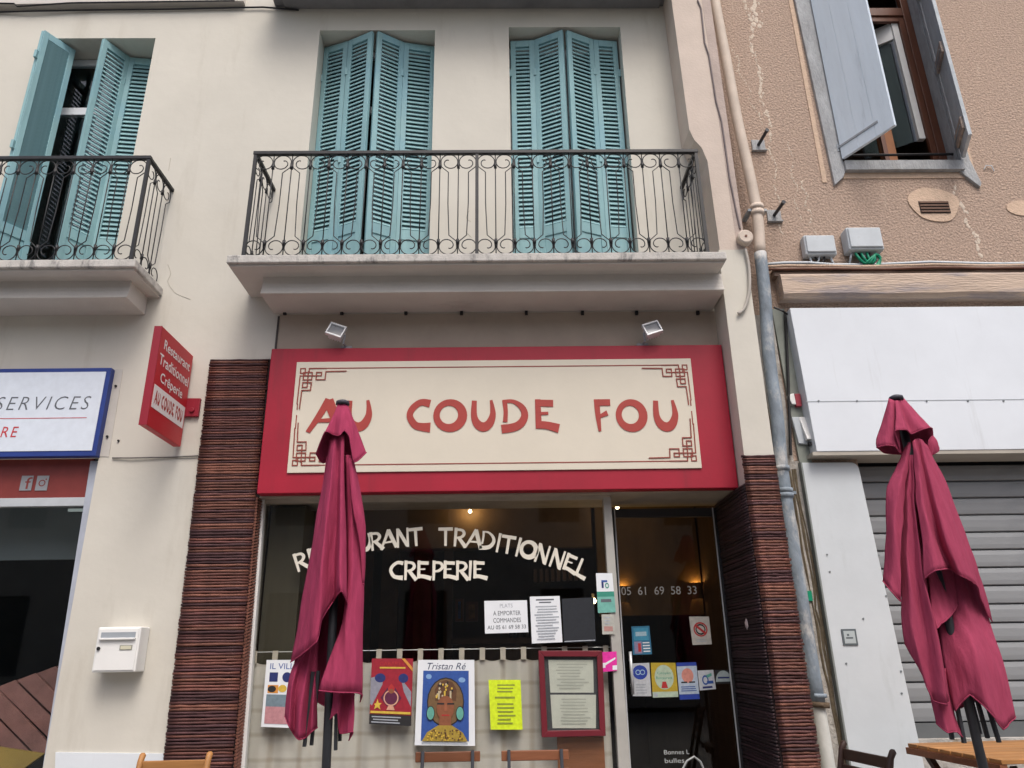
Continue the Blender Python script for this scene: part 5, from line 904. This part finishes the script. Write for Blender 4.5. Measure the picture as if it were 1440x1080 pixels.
# ------------------------------------------------------------------ terrace chairs and table
def chair(label, cx, cy, rz, wm, pm, style, w=.43, ht=.80):
    t = thing('terrace_chair', label, 'chair', (cx, cy, 0), 'wooden terrace chairs'); M = Matrix.Translation((cx, cy, 0)) @ Matrix.Rotation(rz, 4, 'Z')    # local: back at y=0, seat towards -y... seat on +y side is front
    hw = w / 2
    ins = .03 if style == 'metal' else 0.0
    for s in (-1, 1):
        mb = MB(); x = s * (hw - ins - .012)
        if style == 'metal': mb.bar(M @ Vector((x, .20, 0)), M @ Vector((x, 0, ht - .015)), .018, .022)
        else: mb.tube([M @ Vector((x, .22, 0)), M @ Vector((x, .02, ht - .03)), M @ Vector((x, .0, ht)), M @ Vector((x, -.002, ht + .012))], [.016, .017, .018, .008], 8)
        mb.build('leg', pm, t, True); mb = MB(); mb.bar(M @ Vector((s * (hw - ins - .035), -.42, 0)), M @ Vector((s * (hw - ins - .035), .08, .52)), .018, .024); mb.build('leg', pm, t)
    hs = (ht - .045, ht - .135, ht - .225) if style == 'metal' else (ht - .055, ht - .13, ht - .205)
    for k, z_ in enumerate(hs):
        mb = MB(); hh = .026 if style == 'metal' else .028; yy = .2 * (1 - z_ / ht) - (.022 if style == 'metal' else -.0); xx = hw if style == 'metal' else hw - .024
        mb.obox(M, -xx, xx, yy - .008, yy + .010, z_ - hh, z_ + hh); mb.build('back_slat', wm, t, bevel=.004)
    for i in range(5):
        mb = MB(); y = -.42 + i * .085; mb.obox(M, -hw + .01, hw - .01, y, y + .07, .44, .462); mb.build('seat_slat', wm, t, bevel=.003)
    mb = MB()
    for s in (-1, 1): mb.obox(M, s * (hw - .05) - .01, s * (hw - .05) + .01, -.42, .02, .415, .44)
    mb.build('seat_rail', pm, t)
a = atz(585, 1052, .80); c = atz(675, 1052, .80); chair('reddish slatted chair in front of the portrait poster', (a.x + c.x) / 2, (a.y + c.y) / 2, R(180), TEAK, POLE, 'metal', c.x - a.x)
a = atz(705, 1050, .80); c = atz(800, 1050, .80); chair('reddish slatted chair below the menu case', (a.x + c.x) / 2, (a.y + c.y) / 2, R(180), TEAK, POLE, 'metal', c.x - a.x)
a = atz(198, 1062, .80); c = atz(298, 1060, .80); chair('honey coloured wooden chair in front of the left reed pillar', (a.x + c.x) / 2, (a.y + c.y) / 2, R(182), HONEY, HONEY, 'wood', c.x - a.x)
a = atz(1193, 1044, .80); chair('dark brown wooden chair at the left end of the terrace table', a.x + .0, a.y - .23, R(98), DARKCH, DARKCH, 'wood', .46, .80)
tt = thing('terrace_table', 'slatted honey wood table under the right parasol', 'table', (2.8, -1.1, 0))
c0 = Vector((2.425, -.627, 0)); ex = Vector((.79, .073, 0)).normalized(); ey = Vector((-.258, -1.042, 0)).normalized(); ey = (ey - ex * ey.dot(ex)).normalized()
LX, LY = 1.25, .80
for i in range(8):
    o_ = c0 + ey * (.012 + i * LY / 8); mb = MB(); p = [o_ + ex * .02, o_ + ex * (LX - .02), o_ + ex * (LX - .02) + ey * (LY / 8 - .008), o_ + ex * .02 + ey * (LY / 8 - .008)]
    mb.prism([q + Vector((0, 0, .75)) for q in p], (0, 0, -.022)); mb.build('top_slat', HONEY, tt, bevel=.003)
for k in (0, LX - .06): mb = MB(); q = [c0 + ex * (k + .01), c0 + ex * (k + .05), c0 + ex * (k + .05) + ey * LY, c0 + ex * (k + .01) + ey * LY]; mb.prism([v + Vector((0, 0, .727)) for v in q], (0, 0, -.035)); mb.build('frame_rail', TEAK, tt)
for kx in (.1, LX - .1):
    for a_, b_ in ((.06, LY - .06), (LY - .06, .06)):
        mb = MB(); mb.bar(c0 + ex * kx + ey * a_ + Vector((0, 0, .70)), c0 + ex * kx + ey * b_, .035, .03); mb.build('leg', DARKCH, tt); kx += .035

# ------------------------------------------------------------------ the other side of the street, mirrored in the panes
ob = thing('opposite_building', 'drab building across the street that shows only as dim reflections in the panes', 'building', (0, -14, 0))  # unseen from the camera; height and distance set for facade light and dark reflections
wall_holes(-20, 20, 0, 7.2, [(x, x + 1.1, z, z + 1.9) for x in (-13, -9.5, -6, -2.5, 1, 4.5, 8, 11.5) for z in (1.0, 4.6)], -14.3, .3).build('wall', FAC, ob)
mb = MB(); mb.box(-20, 20, -20, -19.8, 0, 7.2); mb.box(-20, 20, -20, -14.0, 7.2, 7.4); mb.build('roof', FAC, ob)
mb = MB()
for x in (-13, -9.5, -6, -2.5, 1, 4.5, 8, 11.5):
    for z in (1.0, 4.6): mb.box(x, x + 1.1, -14.2, -14.18, z, z + 1.9)
mb.build('panes', flat('far_dark', (.03, .035, .04), .2), ob)
